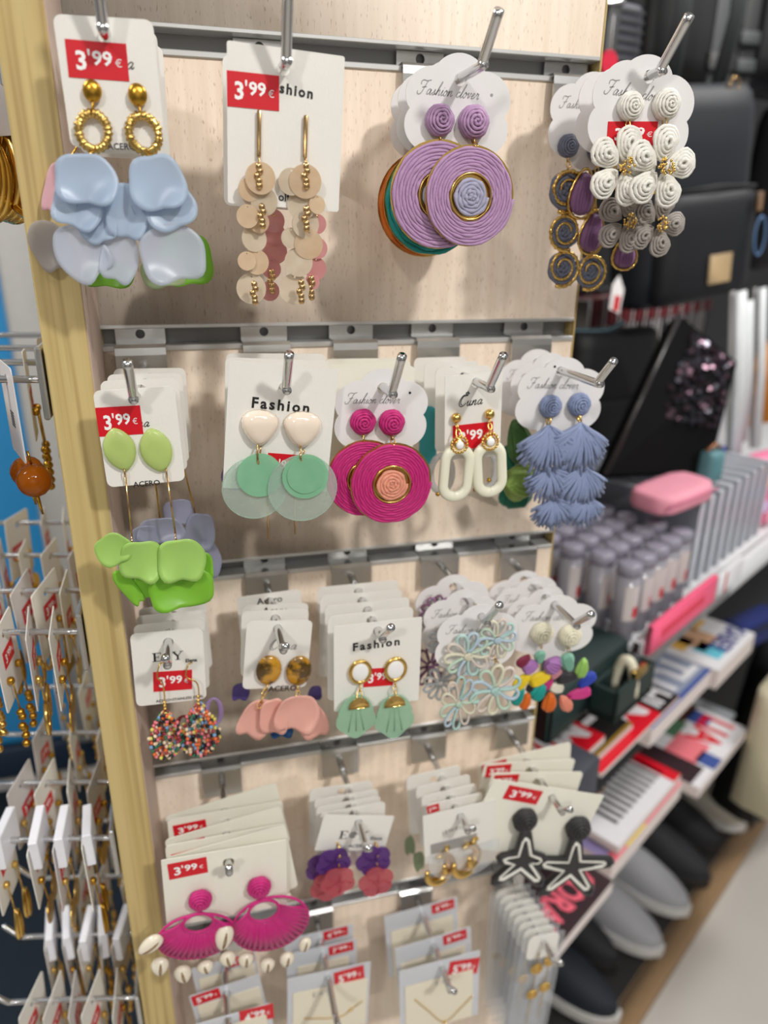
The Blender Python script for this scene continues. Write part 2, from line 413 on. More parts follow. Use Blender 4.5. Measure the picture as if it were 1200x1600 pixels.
# ---- jewellery pieces (all in card-local coordinates)
def link(mb, a, b, r=.0004, mi=0):
    """little chain of two jump rings between two points"""
    a, b = Vector(a), Vector(b); d = b - a; n = max(1, int(d.length / .0035)); L_ = d.length / n
    for i in range(n):
        c = a + d * ((i + .5) / n); ax = d.normalized(); w = Vector((1, 0, 0)) if i % 2 else Vector((0, 1, 0))
        w = (w - ax * w.dot(ax)).normalized()
        mb.add(tube([c + ax * (L_ * .62 * math.cos(t)) + w * (L_ * .34 * math.sin(t)) for t in [2 * PI * k / 12 for k in range(12)]], r, 5, True), mi)
def raffia_ball(c, r, mb, mi=0, depth=.75, turns=7):
    pts = []; rr = []; n = turns * 18
    for i in range(n + 1):
        t = i / n; ph = t * PI * .62; a = t * turns * 2 * PI
        pts.append((c[0] + r * math.sin(ph) * math.cos(a), c[1] - r * depth * math.cos(ph), c[2] + r * math.sin(ph) * math.sin(a)))
        rr.append(r * .13 * (1 + .25 * math.sin(i * 2.1)))
    mb.add(tube(pts, rr, 5), mi); mb.add(sphere((c[0], c[1], c[2]), r * .93, r * depth * .93, r * .93, 14, 8), mi)
def raffia_coil(c, r0, r1, mb, mi=0, turns=8, seg=44, dome=.0, thick=1.15, sx=1.0, seed=0):
    rnd = random.Random(seed); pts = []; rr = []; n = int(turns * seg); base = (r1 - r0) / turns / 2 * thick
    for i in range(n + 1):
        t = i / n; a = t * turns * 2 * PI; r = r0 + (r1 - base * .7 - r0) * t
        pts.append((c[0] + sx * r * math.cos(a), c[1] - dome * (1 - (r / r1) ** 2) + rnd.uniform(-.25, .25) * base, c[2] + r * math.sin(a)))
        rr.append(base * (1 + .26 * math.sin(i * 1.3) + rnd.uniform(-.14, .14)))
    mb.add(tube(pts, rr, 5), mi)
def raffia_disc(parent, c, R_, outer, inner, rin, seed=0, rim=True, turns=8):
    mb = MB(); raffia_coil(c, rin, R_, mb, 0, turns, 46, seed=seed); part(mb, 'woven_disc', outer, parent)
    mb = MB(); raffia_coil((c[0], c[1] - .0006, c[2]), .0001, rin * .86, mb, 0, 5, 26, dome=.0012, seed=seed + 1); part(mb, 'woven_centre', inner, parent)
    mb = MB(); mb.add(ring((c[0], c[1] - .0012, c[2]), rin * .95, rin * .95, .0006, 36))
    mb.add(prism(circ(c[0], c[2], R_ * 1.0, 40), c[1] + .0008, c[1] + .0014), 0, smooth=False)
    part(mb, 'gold_rim', GOLD, parent)
def petal(parent, c, w, h, mt, rot=0, cup=.18, seed=0, name='petal', e=2.5, thick=.0007, ripple=.10):
    """thin curved petal, centre c: flat top, full sides, slightly notched wavy lower edge"""
    rnd = random.Random(seed); a1, a2 = rnd.uniform(0, 6.28), rnd.uniform(-.25, .25); s1 = rnd.choice((-1, 1, 1)); s2 = rnd.uniform(-1, 1)
    K, N = 6, 36; v = []; cr, sr = math.cos(R(rot)), math.sin(R(rot))
    def surf(x, z, side):
        X, Z = x / (w / 2), z / (h / 2)
        y = w * (-s1 * cup * .55 * X * X + .09 * s2 * X * Z - .10 * Z * Z + ripple * .9 * math.sin(3.2 * X + a1) * max(0, -Z) ** 2 + .03 * Z)
        return Vector((c[0] + x * cr + z * sr, c[1] + y + side * thick, c[2] - x * sr + z * cr))
    for side in (0, 1):
        v.append(surf(0, 0, side))
        for i in range(1, K + 1):
            q = i / K
            for j in range(N):
                a = 2 * PI * j / N; ca, sa = math.cos(a), math.sin(a)
                rad = (abs(ca) ** e + abs(sa) ** e) ** (-1 / e)
                d = (a - 1.5 * PI - a2); rad *= 1 - .13 * math.exp(-(d / .30) ** 2) + .05 * math.exp(-((abs(d) - .65) / .3) ** 2)
                rad *= 1 - .05 * math.exp(-((a - .5 * PI) / .5) ** 2) + .03 * math.sin(5 * a + a1)
                v.append(surf(w / 2 * rad * q * ca * (1 - .07 * sa), h / 2 * rad * q * sa, side))
    f = []; o = 1 + K * N
    for s_ in (0, 1):
        b = s_ * o; fl = (lambda t: t[::-1]) if s_ else (lambda t: t)
        for j in range(N): f.append(fl((b, b + 1 + (j + 1) % N, b + 1 + j)))
        for i in range(K - 1):
            for j in range(N):
                p0, p1 = b + 1 + i * N + j, b + 1 + i * N + (j + 1) % N
                f.append(fl((p0, p1, p1 + N, p0 + N)))
    for j in range(N):
        p0, p1 = 1 + (K - 1) * N + j, 1 + (K - 1) * N + (j + 1) % N
        f.append((p0, p1, p1 + o, p0 + o))
    mb = MB(); mb.add((v, f)); return part(mb, name, mt, parent)
def flower_petal_coil(mb, c, L_, W, ang, mi=0, loops=4):
    """raffia petal: nested teardrop cords from centre c outward"""
    ca, sa = math.cos(ang), math.sin(ang)
    for k in range(loops):
        q = 1 - k * .235; pts = []
        for i in range(18):
            t = 2 * PI * i / 18
            u = .60 + .40 * q * math.cos(t); w_ = .5 * q * math.sin(t) * (.35 + .85 * u)
            x, z = L_ * u, W * w_
            pts.append((c[0] + x * ca - z * sa, c[1] - .0006 - .0011 * k, c[2] + x * sa + z * ca))
        mb.add(tube(pts, [W * .085 * (1 + .2 * math.sin(i * 2.3)) for i in range(18)], 5, True), mi)
    x = L_ * .62; mb.add(sphere((c[0] + x * ca, c[1] - .0002, c[2] + x * sa), L_ * .26, .0028, L_ * .26, 10, 6), mi)
def raffia_flower(parent, c, L_, mt, a0, seed=0, n=5, W=None):
    W = W or L_ * .72
    for k in range(n):
        mb = MB(); flower_petal_coil(mb, c, L_, W, a0 + 2 * PI * k / n); part(mb, 'raffia_petal', mt, parent)
    mb = MB(); rnd = random.Random(seed)
    for k in range(30):
        a = rnd.uniform(0, 6.28); r = L_ * .23 * math.sqrt(rnd.random())
        mb.add(sphere((c[0] + r * math.cos(a), c[1] - .0072 + rnd.uniform(-.0006, .0008), c[2] + r * math.sin(a)), L_ * .042, n=6, k=4))
    part(mb, 'gold_centre', GOLD, parent)
def drop(mb, c, w, h, ang=0, mi=0, thick=.5, lines=3):
    """wrapped teardrop, point up when ang = 0"""
    ca, sa = math.cos(R(ang)), math.sin(R(ang)); N = 20
    def outline(q): 
        P = []
        for i in range(N):
            t = 2 * PI * i / N; z = math.cos(t); x = math.sin(t) * (1 - .35 * z) * .9
            P.append((x * w / 2 * q, z * h / 2 * q))
        return P
    lay = [(1, .0), (.96, .35), (.75, .8), (.4, .98)]
    v = []; f = []
    for q, yy in lay:
        for x, z in outline(q): v.append((c[0] + x * ca + z * sa, c[1] - yy * w * thick * .5, c[2] - x * sa + z * ca))
    for i in range(len(lay) - 1):
        for j in range(N): f.append((i * N + j, i * N + (j + 1) % N, (i + 1) * N + (j + 1) % N, (i + 1) * N + j))
    f.append(tuple((len(lay) - 1) * N + j for j in range(N))); f.append(tuple(range(N))[::-1])
    mb.add((v, f), mi)
    for k in range(lines):
        x = (k - (lines - 1) / 2) / lines * 1.1
        pts = []
        for i in range(9):
            z = -.85 + 1.7 * i / 8; xx = x * (1 - .35 * z) * math.sqrt(max(0, 1 - z * z)) * w / 2
            dy = math.sqrt(max(0, 1 - (x * .8) ** 2 - z * z * .9)) * .5
            pts.append((c[0] + xx * ca + z * h / 2 * sa, c[1] - w * thick * .5 * (.3 + dy * 1.4), c[2] - xx * sa + z * h / 2 * ca))
        mb.add(tube(pts, w * .09, 4), mi)

# ================================================================== SETTING
SLOTS = [(.1104, .0962), (-.0552, -.0696), (-.2226, -.2366), (-.3934, -.4055), (-.5670, -.5810)]
WX0, WX1, WY = -.0535, .2755, .5
o = MB().add(box(-4, 5, -3.5, 5.5, -.05, 0)).build('floor', mat('floor_concrete', (202, 196, 188), .42, var=.09, scale=5, bump=.1, bscale=120), None); structure(o)
o = MB().add(box(-4, 5, 5.0, 5.1, 0, 3.0)).build('wall_back', mat('wall_paint', (170, 168, 165), .8), None); structure(o)

o = MB().add(box(-4, 5, -3.6, -3.5, 0, 3.0)).build('wall_front', mat('wall_shop', (226, 224, 220), .7), None); structure(o)  # unseen wall behind the camera, added for bright metal reflections and fill
tower = tag(empty('slatwall_tower', (0, 0, 0)), 'pale beech slatwall panel with metal grooves and an oak-edged side board', 'display panel')
zs = [1.95] + [EYE + q for s_ in SLOTS for q in s_] + [.12]
for i in range(0, len(zs), 2):
    MB().add(rbox(WX0, WX1, WY, WY + .018, zs[i + 1], zs[i], .0006)).build('slat', WOOD, tower)
for a, b in SLOTS:
    mb = MB(); za, zb = EYE + a, EYE + b
    mb.add(box(WX0, WX1 - .0006, WY + .0135, WY + .0155, zb - .004, za + .004), 1, smooth=False)
    mb.add(rbox(WX0, WX1 - .0006, WY - .0012, WY + .0135, za - .0016, za + .0008, .0004), 0, smooth=False)
    mb.add(rbox(WX0, WX1 - .0006, WY - .0016, WY + .0135, zb - .0012, zb + .0022, .0005), 0, smooth=False)
    mb.build('groove_channel', [ALU, ALUD], tower)
mb = MB().add(rbox(-.0762, WX0, .4325, .86, .0, 1.97, .0008), 0, smooth=False)
mb.build('side_board', OAK, tower)
MB().add(box(WX0, WX0 + .0006, .4345, WY, .0, 1.97), 0, smooth=False).build('side_board_lining', PINKW, tower)
MB().add(box(WX1, WX1 + .0012, WY, WY + .018, .12, 1.95), 0, smooth=False).build('end_strip', OAK, tower)
MB().add(box(WX0, WX1, WY + .018, WY + .022, .12, 1.95), 0, smooth=False).build('back_board', PINKW, tower)

# ---- chrome hooks on the slatwall
def hook(x, z, ybend, row, label, tipl=.026, tipa=45, drop_=.022, sidetip=0.0):
    zt, zb = EYE + SLOTS[row][0], EYE + SLOTS[row][1]
    root = tag(empty('display_hook', (x, WY, z)), label, 'hook', 'chrome hooks on the slatwall')
    T = Matrix.Translation((-x, -WY, -z))
    mb = MB(); hw = .0155
    mb.add(prism([(x - hw, zb + .0005), (x + hw, zb + .0005), (x + hw, zt - .002), (x - hw, zt - .002)], WY + .009, WY + .0105, [circ(x, zt - .006, .0030, 14)]), 0, T, smooth=False)
    pr = [(WY + .0095, zb + .003), (WY - .004, zb + .0035), (WY - .0065, zb + .0015), (WY - .007, zb - .003), (WY - .007, zb - drop_),
          (WY - .0055, zb - drop_), (WY - .0052, zb - .003), (WY - .004, zb + .001), (WY + .0095, zb + .0015)]
    n = len(pr); v = [(x - hw, a, b) for a, b in pr] + [(x + hw, a, b) for a, b in pr]
    f = [(i, (i + 1) % n, (i + 1) % n + n, i + n) for i in range(n)]
    for s_ in (0, n): f += [tuple(s_ + k for k in q) for q in ((0, 1, 7, 8), (1, 2, 6, 7), (2, 3, 5, 6) if False else (2, 3, 6, 7), (3, 4, 5, 6))]
    mb.add((v, f), 0, T, smooth=False)
    mb.build('bracket', STEEL, root)
    P = [Vector((0, -.0068, 0)), Vector((0, ybend - WY + .006, 0)), Vector((sidetip * .1, ybend - WY + .001, .0012))]
    d = Vector((sidetip, -math.cos(R(tipa)), math.sin(R(tipa)))).normalized()
    P += [Vector((0, ybend - WY, .0022)) + d * .003, Vector((0, ybend - WY, .0022)) + d * tipl]
    MB().add(tube(smooth_path(P, 5), .0026, 12)).build('prong', CHROME, root)
    return root

def back_cards(hookname, front, n, gap, w, h, top, group, desc, shape='rect', mt=CARD, seed=0, first=1, stick=None, dxs=None, rolls=None, mark=None, names=None):
    """cards hanging behind the front one on the same prong"""
    rnd = random.Random(seed); out = []
    loc = front.M.translation
    for k in range(n):
        j = k + first
        lab = (names[k] if names else f'{desc} behind the {hookname}, {ORD[j]} from the front on that hook')
        g_ = gap[k] if isinstance(gap, (list, tuple)) else gap * (k + 1)
        c = Card(lab, (loc.x + (dxs[k] if dxs else rnd.uniform(-.0015, .0015)), loc.y + g_, loc.z), w, h, top, group,
                 roll=(rolls[k] if rolls else rnd.uniform(-3, 3)), yaw=rnd.uniform(-2, 2), shape=shape, mt=mt)
        if mark: mark(c, k)
        c.done()
        if stick and stick[k]: c.sticker(*stick[k])
        out.append(c)
    return out
def clover_print(c, k=0): script_text(c.mb, 'Fashion clover', -c.w * .37 + c.dx, c.top - c.h * .37, c.w * .043, c.y - .0001, 2, w=.15, xs=.98)

# ================================================================== ROW 1
def dangles(parent, pts, radii, mts, y0, seed):
    rnd = random.Random(seed)
    for i, (q, r) in enumerate(zip(pts, radii)):
        M = Matrix.Translation((q.x, y0 + (i % 3) * .0012 + .0006 * i, q.z)) @ Matrix.Rotation(R(rnd.uniform(-14, 14)), 4, 'Z') @ Matrix.Rotation(R(rnd.uniform(-8, 8)), 4, 'X')
        mb = MB(); mb.add(prism(circ(0, 0, r, 26), -.0004, .0004, [circ(0, r * .78, r * .07, 8)]), 0, M, smooth=False)
        part(mb, 'shell_disc', mts[i % len(mts)], parent)
BLUEP = frosted('petal_pale_blue', (206, 223, 242), .20, .28, .3); BLUEP2 = frosted('petal_ice', (222, 228, 240), .38, .25, .3)
GRYP = frosted('petal_grey', (200, 194, 190), .38, .3, .35); PINKP = frosted('petal_pink', (244, 200, 208), .08, .3); LIMEP = frosted('petal_lime', (158, 222, 74), .10, .35, .35)
LIMEF = frosted('petal_lime_front', (196, 236, 132), .12, .3, .35); LIMEL = frosted('petal_lime_pale', (214, 234, 146), .14, .3, .3); LAVP = frosted('petal_lavender', (182, 182, 206), .3, .3, .3); PALEG = frosted('petal_palegreen', (206, 222, 176), .15, .4)

g = 'earring cards on the top left hook'
c = Card('white card with gold hammered rings and pale blue petals, top left hook', at(165, 57, .405), .0425, .053, .0075, g, roll=-1.0)
A1 = c
c.text_px('ACERO', 190, 229, 44); script_text(c.mb, 'a', c.p(198, 108).x, c.p(198, 108).z, .0028, c.y - .0001, 1, w=.14)
c.done(); c.sticker_px((101, 61), (197, 69), (108, 121))
def e_ring(c, ball, rg, rot, pet, seed, groupdone=None):
    s = c.sc(*ball)
    b = c.p(*ball, .003); q = c.p(*rg, .0035)
    mb = MB().add(sphere(b, 15 * s, 9 * s, 17 * s, 18, 10))
    link(mb, (b.x, b.y, b.z - 16 * s), (q.x, q.y, q.z + 25 * s))
    t = c.p(*pet[0][0], .007); link(mb, (q.x, q.y, q.z - 28 * s), (t.x, t.y - .002, t.z + pet[0][2] * s * .36))
    e = part(mb, 'earring', GOLDD, c.root)
    mb = MB(); rnd = random.Random(seed); cr, sr = math.cos(R(rot)), math.sin(R(rot)); P = []; rr = []
    for i in range(72):
        a = 2 * PI * i / 72; x, z = 23 * s * math.cos(a), 27 * s * math.sin(a)
        P.append((q.x + x * cr + z * sr, q.y + rnd.uniform(-.0003, .0003), q.z - x * sr + z * cr)); rr.append(7 * s * (1 + .22 * math.sin(i * 2.1) + rnd.uniform(-.1, .1)))
    mb.add(tube(P, rr, 8, True, .6)); part(mb, 'hammered_ring', GOLD, e)
    for i, (xy, w, h, off, rt, mt) in enumerate(pet):
        petal(e, c.p(*xy, off), w * s, h * s, mt, rt, seed=seed + i, name='petal')
e_ring(c, (144, 142), (146, 205), 10, [((136, 281), 98, 82, .010, 4, BLUEP), ((122, 322), 78, 76, .007, 14, BLUEP), ((150, 345), 62, 76, .005, -10, BLUEP),
    ((128, 394), 84, 100, .0035, -28, BLUEP2), ((187, 398), 62, 98, .0045, 10, BLUEP2), ((160, 300), 60, 60, .003, 0, BLUEP)], 3)
e_ring(c, (215, 148), (225, 209), -14, [((246, 286), 90, 88, .011, -8, BLUEP), ((265, 322), 84, 78, .008, -20, BLUEP), ((200, 330), 66, 92, .006, 12, BLUEP),
    ((270, 396), 108, 98, .0075, -8, BLUEP2), ((218, 352), 42, 50, .0035, 20, BLUEP), ((232, 300), 60, 90, .003, 0, BLUEP)], 11)
def petal_back(c, items, seed):
    mb = MB(); q0 = c.p(*items[0][0], .002); xx = max(-c.w * .35, min(c.w * .35, q0.x)); mb.add(tube([(xx, q0.y, -c.h * .62), (q0.x, q0.y, q0.z)], .0005, 5))
    e = part(mb, 'earring', GOLDD, c.root)
    for i, (xy, w, h, off, rt, mt) in enumerate(items): petal(e, c.p(*xy, off), w * c.sc(*xy), h * c.sc(*xy), mt, rt, seed=seed + i)
bc = back_cards('pale blue petal earrings', A1, 2, .026, .0425, .054, .0085, g, '', rolls=[-1, 1], dxs=[.001, .003],
    names=['white card with grey and pink petals hanging just behind the pale blue petal earrings', 'rearmost white card with lime petals behind the pale blue petal earrings'])
petal_back(bc[0], [((82, 292), 24, 84, .003, 20, PINKP), ((78, 384), 62, 84, .002, -20, GRYP), ((255, 425), 70, 50, .002, 0, PALEG)], 21)
petal_back(bc[1], [((290, 405), 84, 84, .003, 0, LIMEP), ((170, 428), 80, 44, .003, 0, LIMEP)], 27)

SHELL = frosted('shell_pearl', (240, 222, 192), .12, .25, .15, 160, (222, 188, 150)); SHELLW = frosted('shell_white', (238, 226, 206), .15, .25, .15, 160, (214, 196, 168))
SHELLP = frosted('shell_pink', (240, 184, 180), .12, .25, .2, 160, (232, 160, 162))
g = 'earring cards on the second hook of the top row'
c = Card('tall white card with beige shell disc drops hanging from gold bars, top row', at(443, 107, .405), .0565, .0705, .0085, g, roll=3.2, dx=.0015, rc=.0012)
A2 = c
c.text_px('Fashion', 452, 140, 74, bold=.035, space=1.25, rot=3.5); c.text_px('olfi', 445, 308, 20)
c.done(); c.sticker_px((355, 110), (437, 119), (354, 166))
def shell_drop(c, bar0, bar1, discs, bits, seed, mts, name='earring'):
    s = c.sc(*bar0); a, b = c.p(*bar0, .002), c.p(*bar1, .002)
    mb = MB().add(rbox(a.x - 3.2 * s, a.x + 3.2 * s, a.y - .0008, a.y + .0008, b.z, a.z, .0003))
    q = c.p(*discs[0][:2], .0045); link(mb, b, (q.x, q.y - .002, q.z + 8 * s))
    leaves = []
    for bx in bits:
        t = c.p(*bx, .007); leaf = MB(); leaves.append(leaf)
        for k in range(5): leaf.add(sphere((t.x + .0008 * math.sin(k * 2.2), t.y, t.z + (2 - k) * 7 * s), 5.5 * s, 3.5 * s, 6 * s, 7, 5))
    e = part(mb, name, GOLDR, c.root); [part(q_, 'gold_leaf', GOLDR, e) for q_ in leaves]
    dangles(e, [c.p(x, y, .004) for x, y, r in discs], [r * s for x, y, r in discs], mts, -.0062, seed)
shell_drop(c, (405, 172), (405, 246), [(406, 279, 24), (390, 296, 18), (413, 315, 22), (387, 338, 18), (405, 347, 17), (398, 373, 21), (386, 408, 15), (402, 410, 20), (394, 452, 25)], [(404, 275), (409, 338), (397, 458)], 5, [SHELL, SHELL, SHELLW])
shell_drop(c, (478, 180), (478, 247), [(476, 284, 25), (455, 284, 20), (472, 320, 23), (495, 320, 14), (478, 350, 22), (456, 372, 16), (483, 382, 23), (468, 410, 23), (462, 453, 25)], [(478, 275), (478, 342), (470, 456)], 8, [SHELL, SHELLW, SHELLW])
bc = back_cards('beige shell disc drops', A2, 1, .03, .0565, .0705, .0085, g, '', rolls=[3], dxs=[.001], names=['white card with pink shell disc drops behind the beige shell disc drops'])
shell_drop(bc[0], (432, 200), (432, 320), [(426, 345, 18), (428, 365, 18), (430, 393, 20), (424, 420, 16), (422, 455, 16)], [(424, 440)], 9, [SHELLP])
shell_drop(bc[0], (492, 200), (492, 330), [(494, 350, 15), (496, 388, 16), (494, 420, 18), (488, 440, 12)], [(486, 450)], 10, [SHELLP])

def clover(label, hpx, Y, w, h, top, g, roll=0, dx=0, **k):
    c = Card(label, at(*hpx, Y), w, h, top, g, roll=roll, shape='clover', mt=CLOV, dx=dx, hole=.0034, **k); return c
def stud_disc(c, stud, sr, ctr, rad, outer, inner, rin, seed, off=.005):
    s = c.sc(*stud); b = c.p(*stud, .003); q = c.p(*ctr, off); r = rad * c.sc(*ctr, off)
    mb = MB(); raffia_ball(b, sr * s, mb, 0); link(mb, (b.x, b.y, b.z - sr * s), (q.x * .3 + b.x * .7, q.y, q.z + r * .97), mi=1)
    e = part(mb, 'earring', [outer, GOLD], c.root)
    raffia_disc(e, q, r, outer, inner, rin * c.sc(*ctr, off), seed)
g = 'earring cards on the third hook of the top row'
c = clover('scalloped white card with lilac woven raffia discs, third hook of the top row', (719, 124), .433, .0625, .0575, .0125, g, roll=2, dx=.0)
A3 = c; clover_print(c); c.mb.add(prism(circ(.019, -.006, .0008, 8), c.y - .0001, c.y), 2, smooth=False); c.done()
stud_disc(c, (687, 188), 20, (687, 305), 75, LILAC, LILACG, 34, 1, .005); stud_disc(c, (740, 191), 21, (735, 307), 69, LILAC, LILACG, 33, 2, .0105)
bc = back_cards('lilac raffia discs', A3, 2, .02, .0605, .0565, .0125, g, '', 'clover', CLOV, dxs=[.0, .001], rolls=[2, 0],
    names=['scalloped card with teal raffia discs tucked behind the lilac raffia discs', 'rearmost scalloped card with orange raffia discs behind the lilac ones'])
stud_disc(bc[0], (660, 205), 16, (676, 316), 74, TEALR, LILACG, 26, 5); stud_disc(bc[1], (650, 210), 15, (665, 320), 73, ORANGE, LILACG, 26, 6)

g = 'earring cards on the right hook of the top row'
c = clover('scalloped white card with white raffia flower earrings, right hook of the top row', (1014, 120), .409, .0655, .0585, .0105, g, roll=4, dx=-.0005)
A4 = c; clover_print(c); c.mb.add(prism(circ(.019, -.006, .0009, 8), c.y - .0001, c.y), 1, smooth=False); c.done(); c.sticker_px((949, 190), (1027, 190), (947, 228))
def stud_flower(c, stud, sr, ctr, L_, mt, a0, seed, off, studmt=None):
    s = c.sc(*stud); b = c.p(*stud, .003); q = c.p(*ctr, off)
    mb = MB(); raffia_ball(b, sr * s, mb, 0); link(mb, (b.x, b.y, b.z - sr * s), (b.x * .5 + q.x * .5, q.y, q.z + L_ * s * .9), mi=1)
    e = part(mb, 'earring', [studmt or mt, GOLD], c.root)
    raffia_flower(e, q, L_ * s, mt, R(a0), seed)
stud_flower(c, (985, 166), 17, (970, 261), 51, WHITER, 82, 1, .005); stud_flower(c, (1041, 163), 18, (1030, 263), 52, WHITER, 88, 2, .010)
c2 = back_cards('white raffia flower earrings', A4, 1, .022, .0610, .0565, .012, g, '', 'clover', CLOV, dxs=[.0], rolls=[2], names=['scalloped card with grey raffia flowers just behind the white flower earrings'])[0]
stud_flower(c2, (960, 200), 14, (974, 346), 43, GREYR, 80, 3, .004); stud_flower(c2, (1020, 200), 14, (1025, 350), 43, GREYR, 75, 4, .006)
c3 = back_cards('white raffia flower earrings', A4, 1, .058, .0590, .0555, .0125, g, '', 'clover', CLOV, dxs=[-.001], rolls=[0], mark=clover_print, names=['rear scalloped card with gold-edged slate spirals behind the white flower earrings'])[0]
def spiral_drop(parent, q, r, mt, flip=1):
    mb = MB(); raffia_coil(q, .0002, r, mb, 0, 4, 26, thick=1.1); part(mb, 'spiral_coil', mt, parent)
    mb = MB(); n = 90
    mb.add(tube([(q[0] + flip * r * (.35 + .7 * i / n) * math.cos(i / n * 11.5), q[1] - .0012, q[2] + r * (.35 + .7 * i / n) * math.sin(i / n * 11.5)) for i in range(n)], [r * (.07 + .05 * i / n) * (1 + .3 * math.sin(i * 2.4)) for i in range(n)], 5))
    part(mb, 'gold_rope', GOLD, parent)
def tear_drop(parent, q, w, h, mt, rot):
    mb = MB(); drop(mb, q, w, h, rot, 0, .35, 5); part(mb, 'raffia_drop', mt, parent)
    mb = MB(); ca, sa = math.cos(R(rot)), math.sin(R(rot)); P = []
    for i in range(40):
        t = 2 * PI * i / 40; z = math.cos(t); x = math.sin(t) * (1 - .35 * z) * .9
        x, z = x * w * .56, z * h * .56; P.append((q[0] + x * ca + z * sa, q[1] - .0006, q[2] - x * sa + z * ca))
    mb.add(tube(P, [w * .055 * (1 + .3 * math.sin(i * 2.5)) for i in range(40)], 5, True)); part(mb, 'gold_rope', GOLD, parent)
def spiral_earring(c, stud, sp, td, seed):
    s = c.sc(*stud); b = c.p(*stud, .003); mb = MB(); raffia_ball(b, 14 * s, mb)
    first = c.p(*sp[0][0], .004); link(mb, (b.x, b.y, b.z - 12 * s), (first.x, first.y, first.z + sp[0][1] * s), mi=1)
    e = part(mb, 'earring', [SLATE, GOLD], c.root)
    for i, (xy, r) in enumerate(sp): spiral_drop(e, c.p(*xy, .004 + .001 * (i % 2)), r * s, SLATE, 1 if i % 2 else -1)
    for xy, w, h, rt in td: tear_drop(e, c.p(*xy, .007), w * s, h * s, PLUM, rt)
spiral_earring(c3, (888, 228), [((885, 297), 29), ((882, 362), 25), ((879, 418), 26)], [((910, 303), 40, 58, 4), ((925, 363), 38, 54, 8)], 1)
spiral_earring(c3, (935, 235), [((922, 424), 25)], [((976, 396), 38, 40, 0)], 2)

# ================================================================== ROW 2
g = 'earring cards on the left hook of the second row'
c = Card('white card with pale green leaves, gold bars and lime petals, second row left', at(211, 620, .408), .0415, .0535, .0045, g, roll=-1.5, dx=.000)
B1 = c; c.text_px('ACERO', 229, 755, 42)
script_text(c.mb, 'una', c.p(206, 668).x, c.p(206, 668).z, .0026, c.y - .0001, 1, w=.16); c.done(); c.sticker_px((148, 637), (218, 633), (156, 682))
def leafshape(mb, c, w, h, ang):
    ca, sa = math.cos(R(ang)), math.sin(R(ang)); N = 26; v = []; f = []
    P = [(w * .5 * math.sin(2 * PI * i / N) * (abs(math.sin(2 * PI * i / N)) ** .35), h * .5 * math.cos(2 * PI * i / N)) for i in range(N)]
    for k, y in ((1, .0012), (1, .0004), (.85, -.0008), (.45, -.0018), (.06, -.0013)):
        for x, z in P: x, z = x * k, z * k; v.append((c[0] + x * ca + z * sa, c[1] + y, c[2] - x * sa + z * ca))
    for r in range(4):
        for i in range(N): f.append((r * N + i, r * N + (i + 1) % N, (r + 1) * N + (i + 1) % N, (r + 1) * N + i))
    f.append(tuple(range(4 * N, 5 * N))); f.append(tuple(range(N))[::-1]); mb.add((v, f))
def leaf_bar(c, leaf, bar0, bar1, pets, seed):
    s = c.sc(*leaf); a, b = c.p(*bar0, .003), c.p(*bar1, .004)
    mb = MB().add(tube([a, b], .00055, 7)); l_ = c.p(*leaf, .003); link(mb, (a.x, a.y, l_.z - 33 * s), a); q = c.p(*pets[0][0], .008)
    link(mb, b, (b.x, q.y - .002, b.z - 16 * s))
    e = part(mb, 'earring', GOLDR, c.root)
    mb = MB(); leafshape(mb, l_, 50 * s, 74 * s, -8); part(mb, 'leaf_stud', LIMEL, e)
    for i, (xy, w, h, off, rt, mt) in enumerate(pets): petal(e, c.p(*xy, off), w * s, h * s, mt, rt, seed=seed + i)
leaf_bar(c, (187, 703), (196, 744), (206, 838), [((222, 876), 74, 76, .012, 8, LIMEF), ((177, 857), 60, 56, .0085, -38, LIMEF), ((200, 918), 28, 78, .005, -28, LIMEP), ((232, 912), 50, 56, .004, 0, LIMEP)], 41)
leaf_bar(c, (244, 704), (261, 744), (274, 834), [((284, 875), 78, 80, .015, 3, LIMEF), ((284, 916), 108, 76, .0085, -4, LIMEP), ((305, 885), 62, 64, .005, 10, LIMEP)], 51)
bc = back_cards('lime petal earrings', B1, 3, .018, .0415, .054, .006, g, 'white card', seed=4, rolls=[-1, 0, 1], dxs=[.002, .004, .006],
    names=['white card with lavender petals directly behind the lime petal earrings', 'third white card on the lime petal hook, with slate lavender petals', 'rearmost white card on the lime petal hook, plain edge showing at right'])
petal_back(bc[0], [((252, 828), 74, 46, .003, 0, LAVP), ((228, 840), 50, 44, .004, 0, LAVP)], 61)
petal_back(bc[1], [((312, 830), 48, 66, .003, 10, LAVP), ((318, 872), 52, 70, .002, -10, LAVP), ((280, 800), 50, 46, .002, 0, LAVP)], 64)

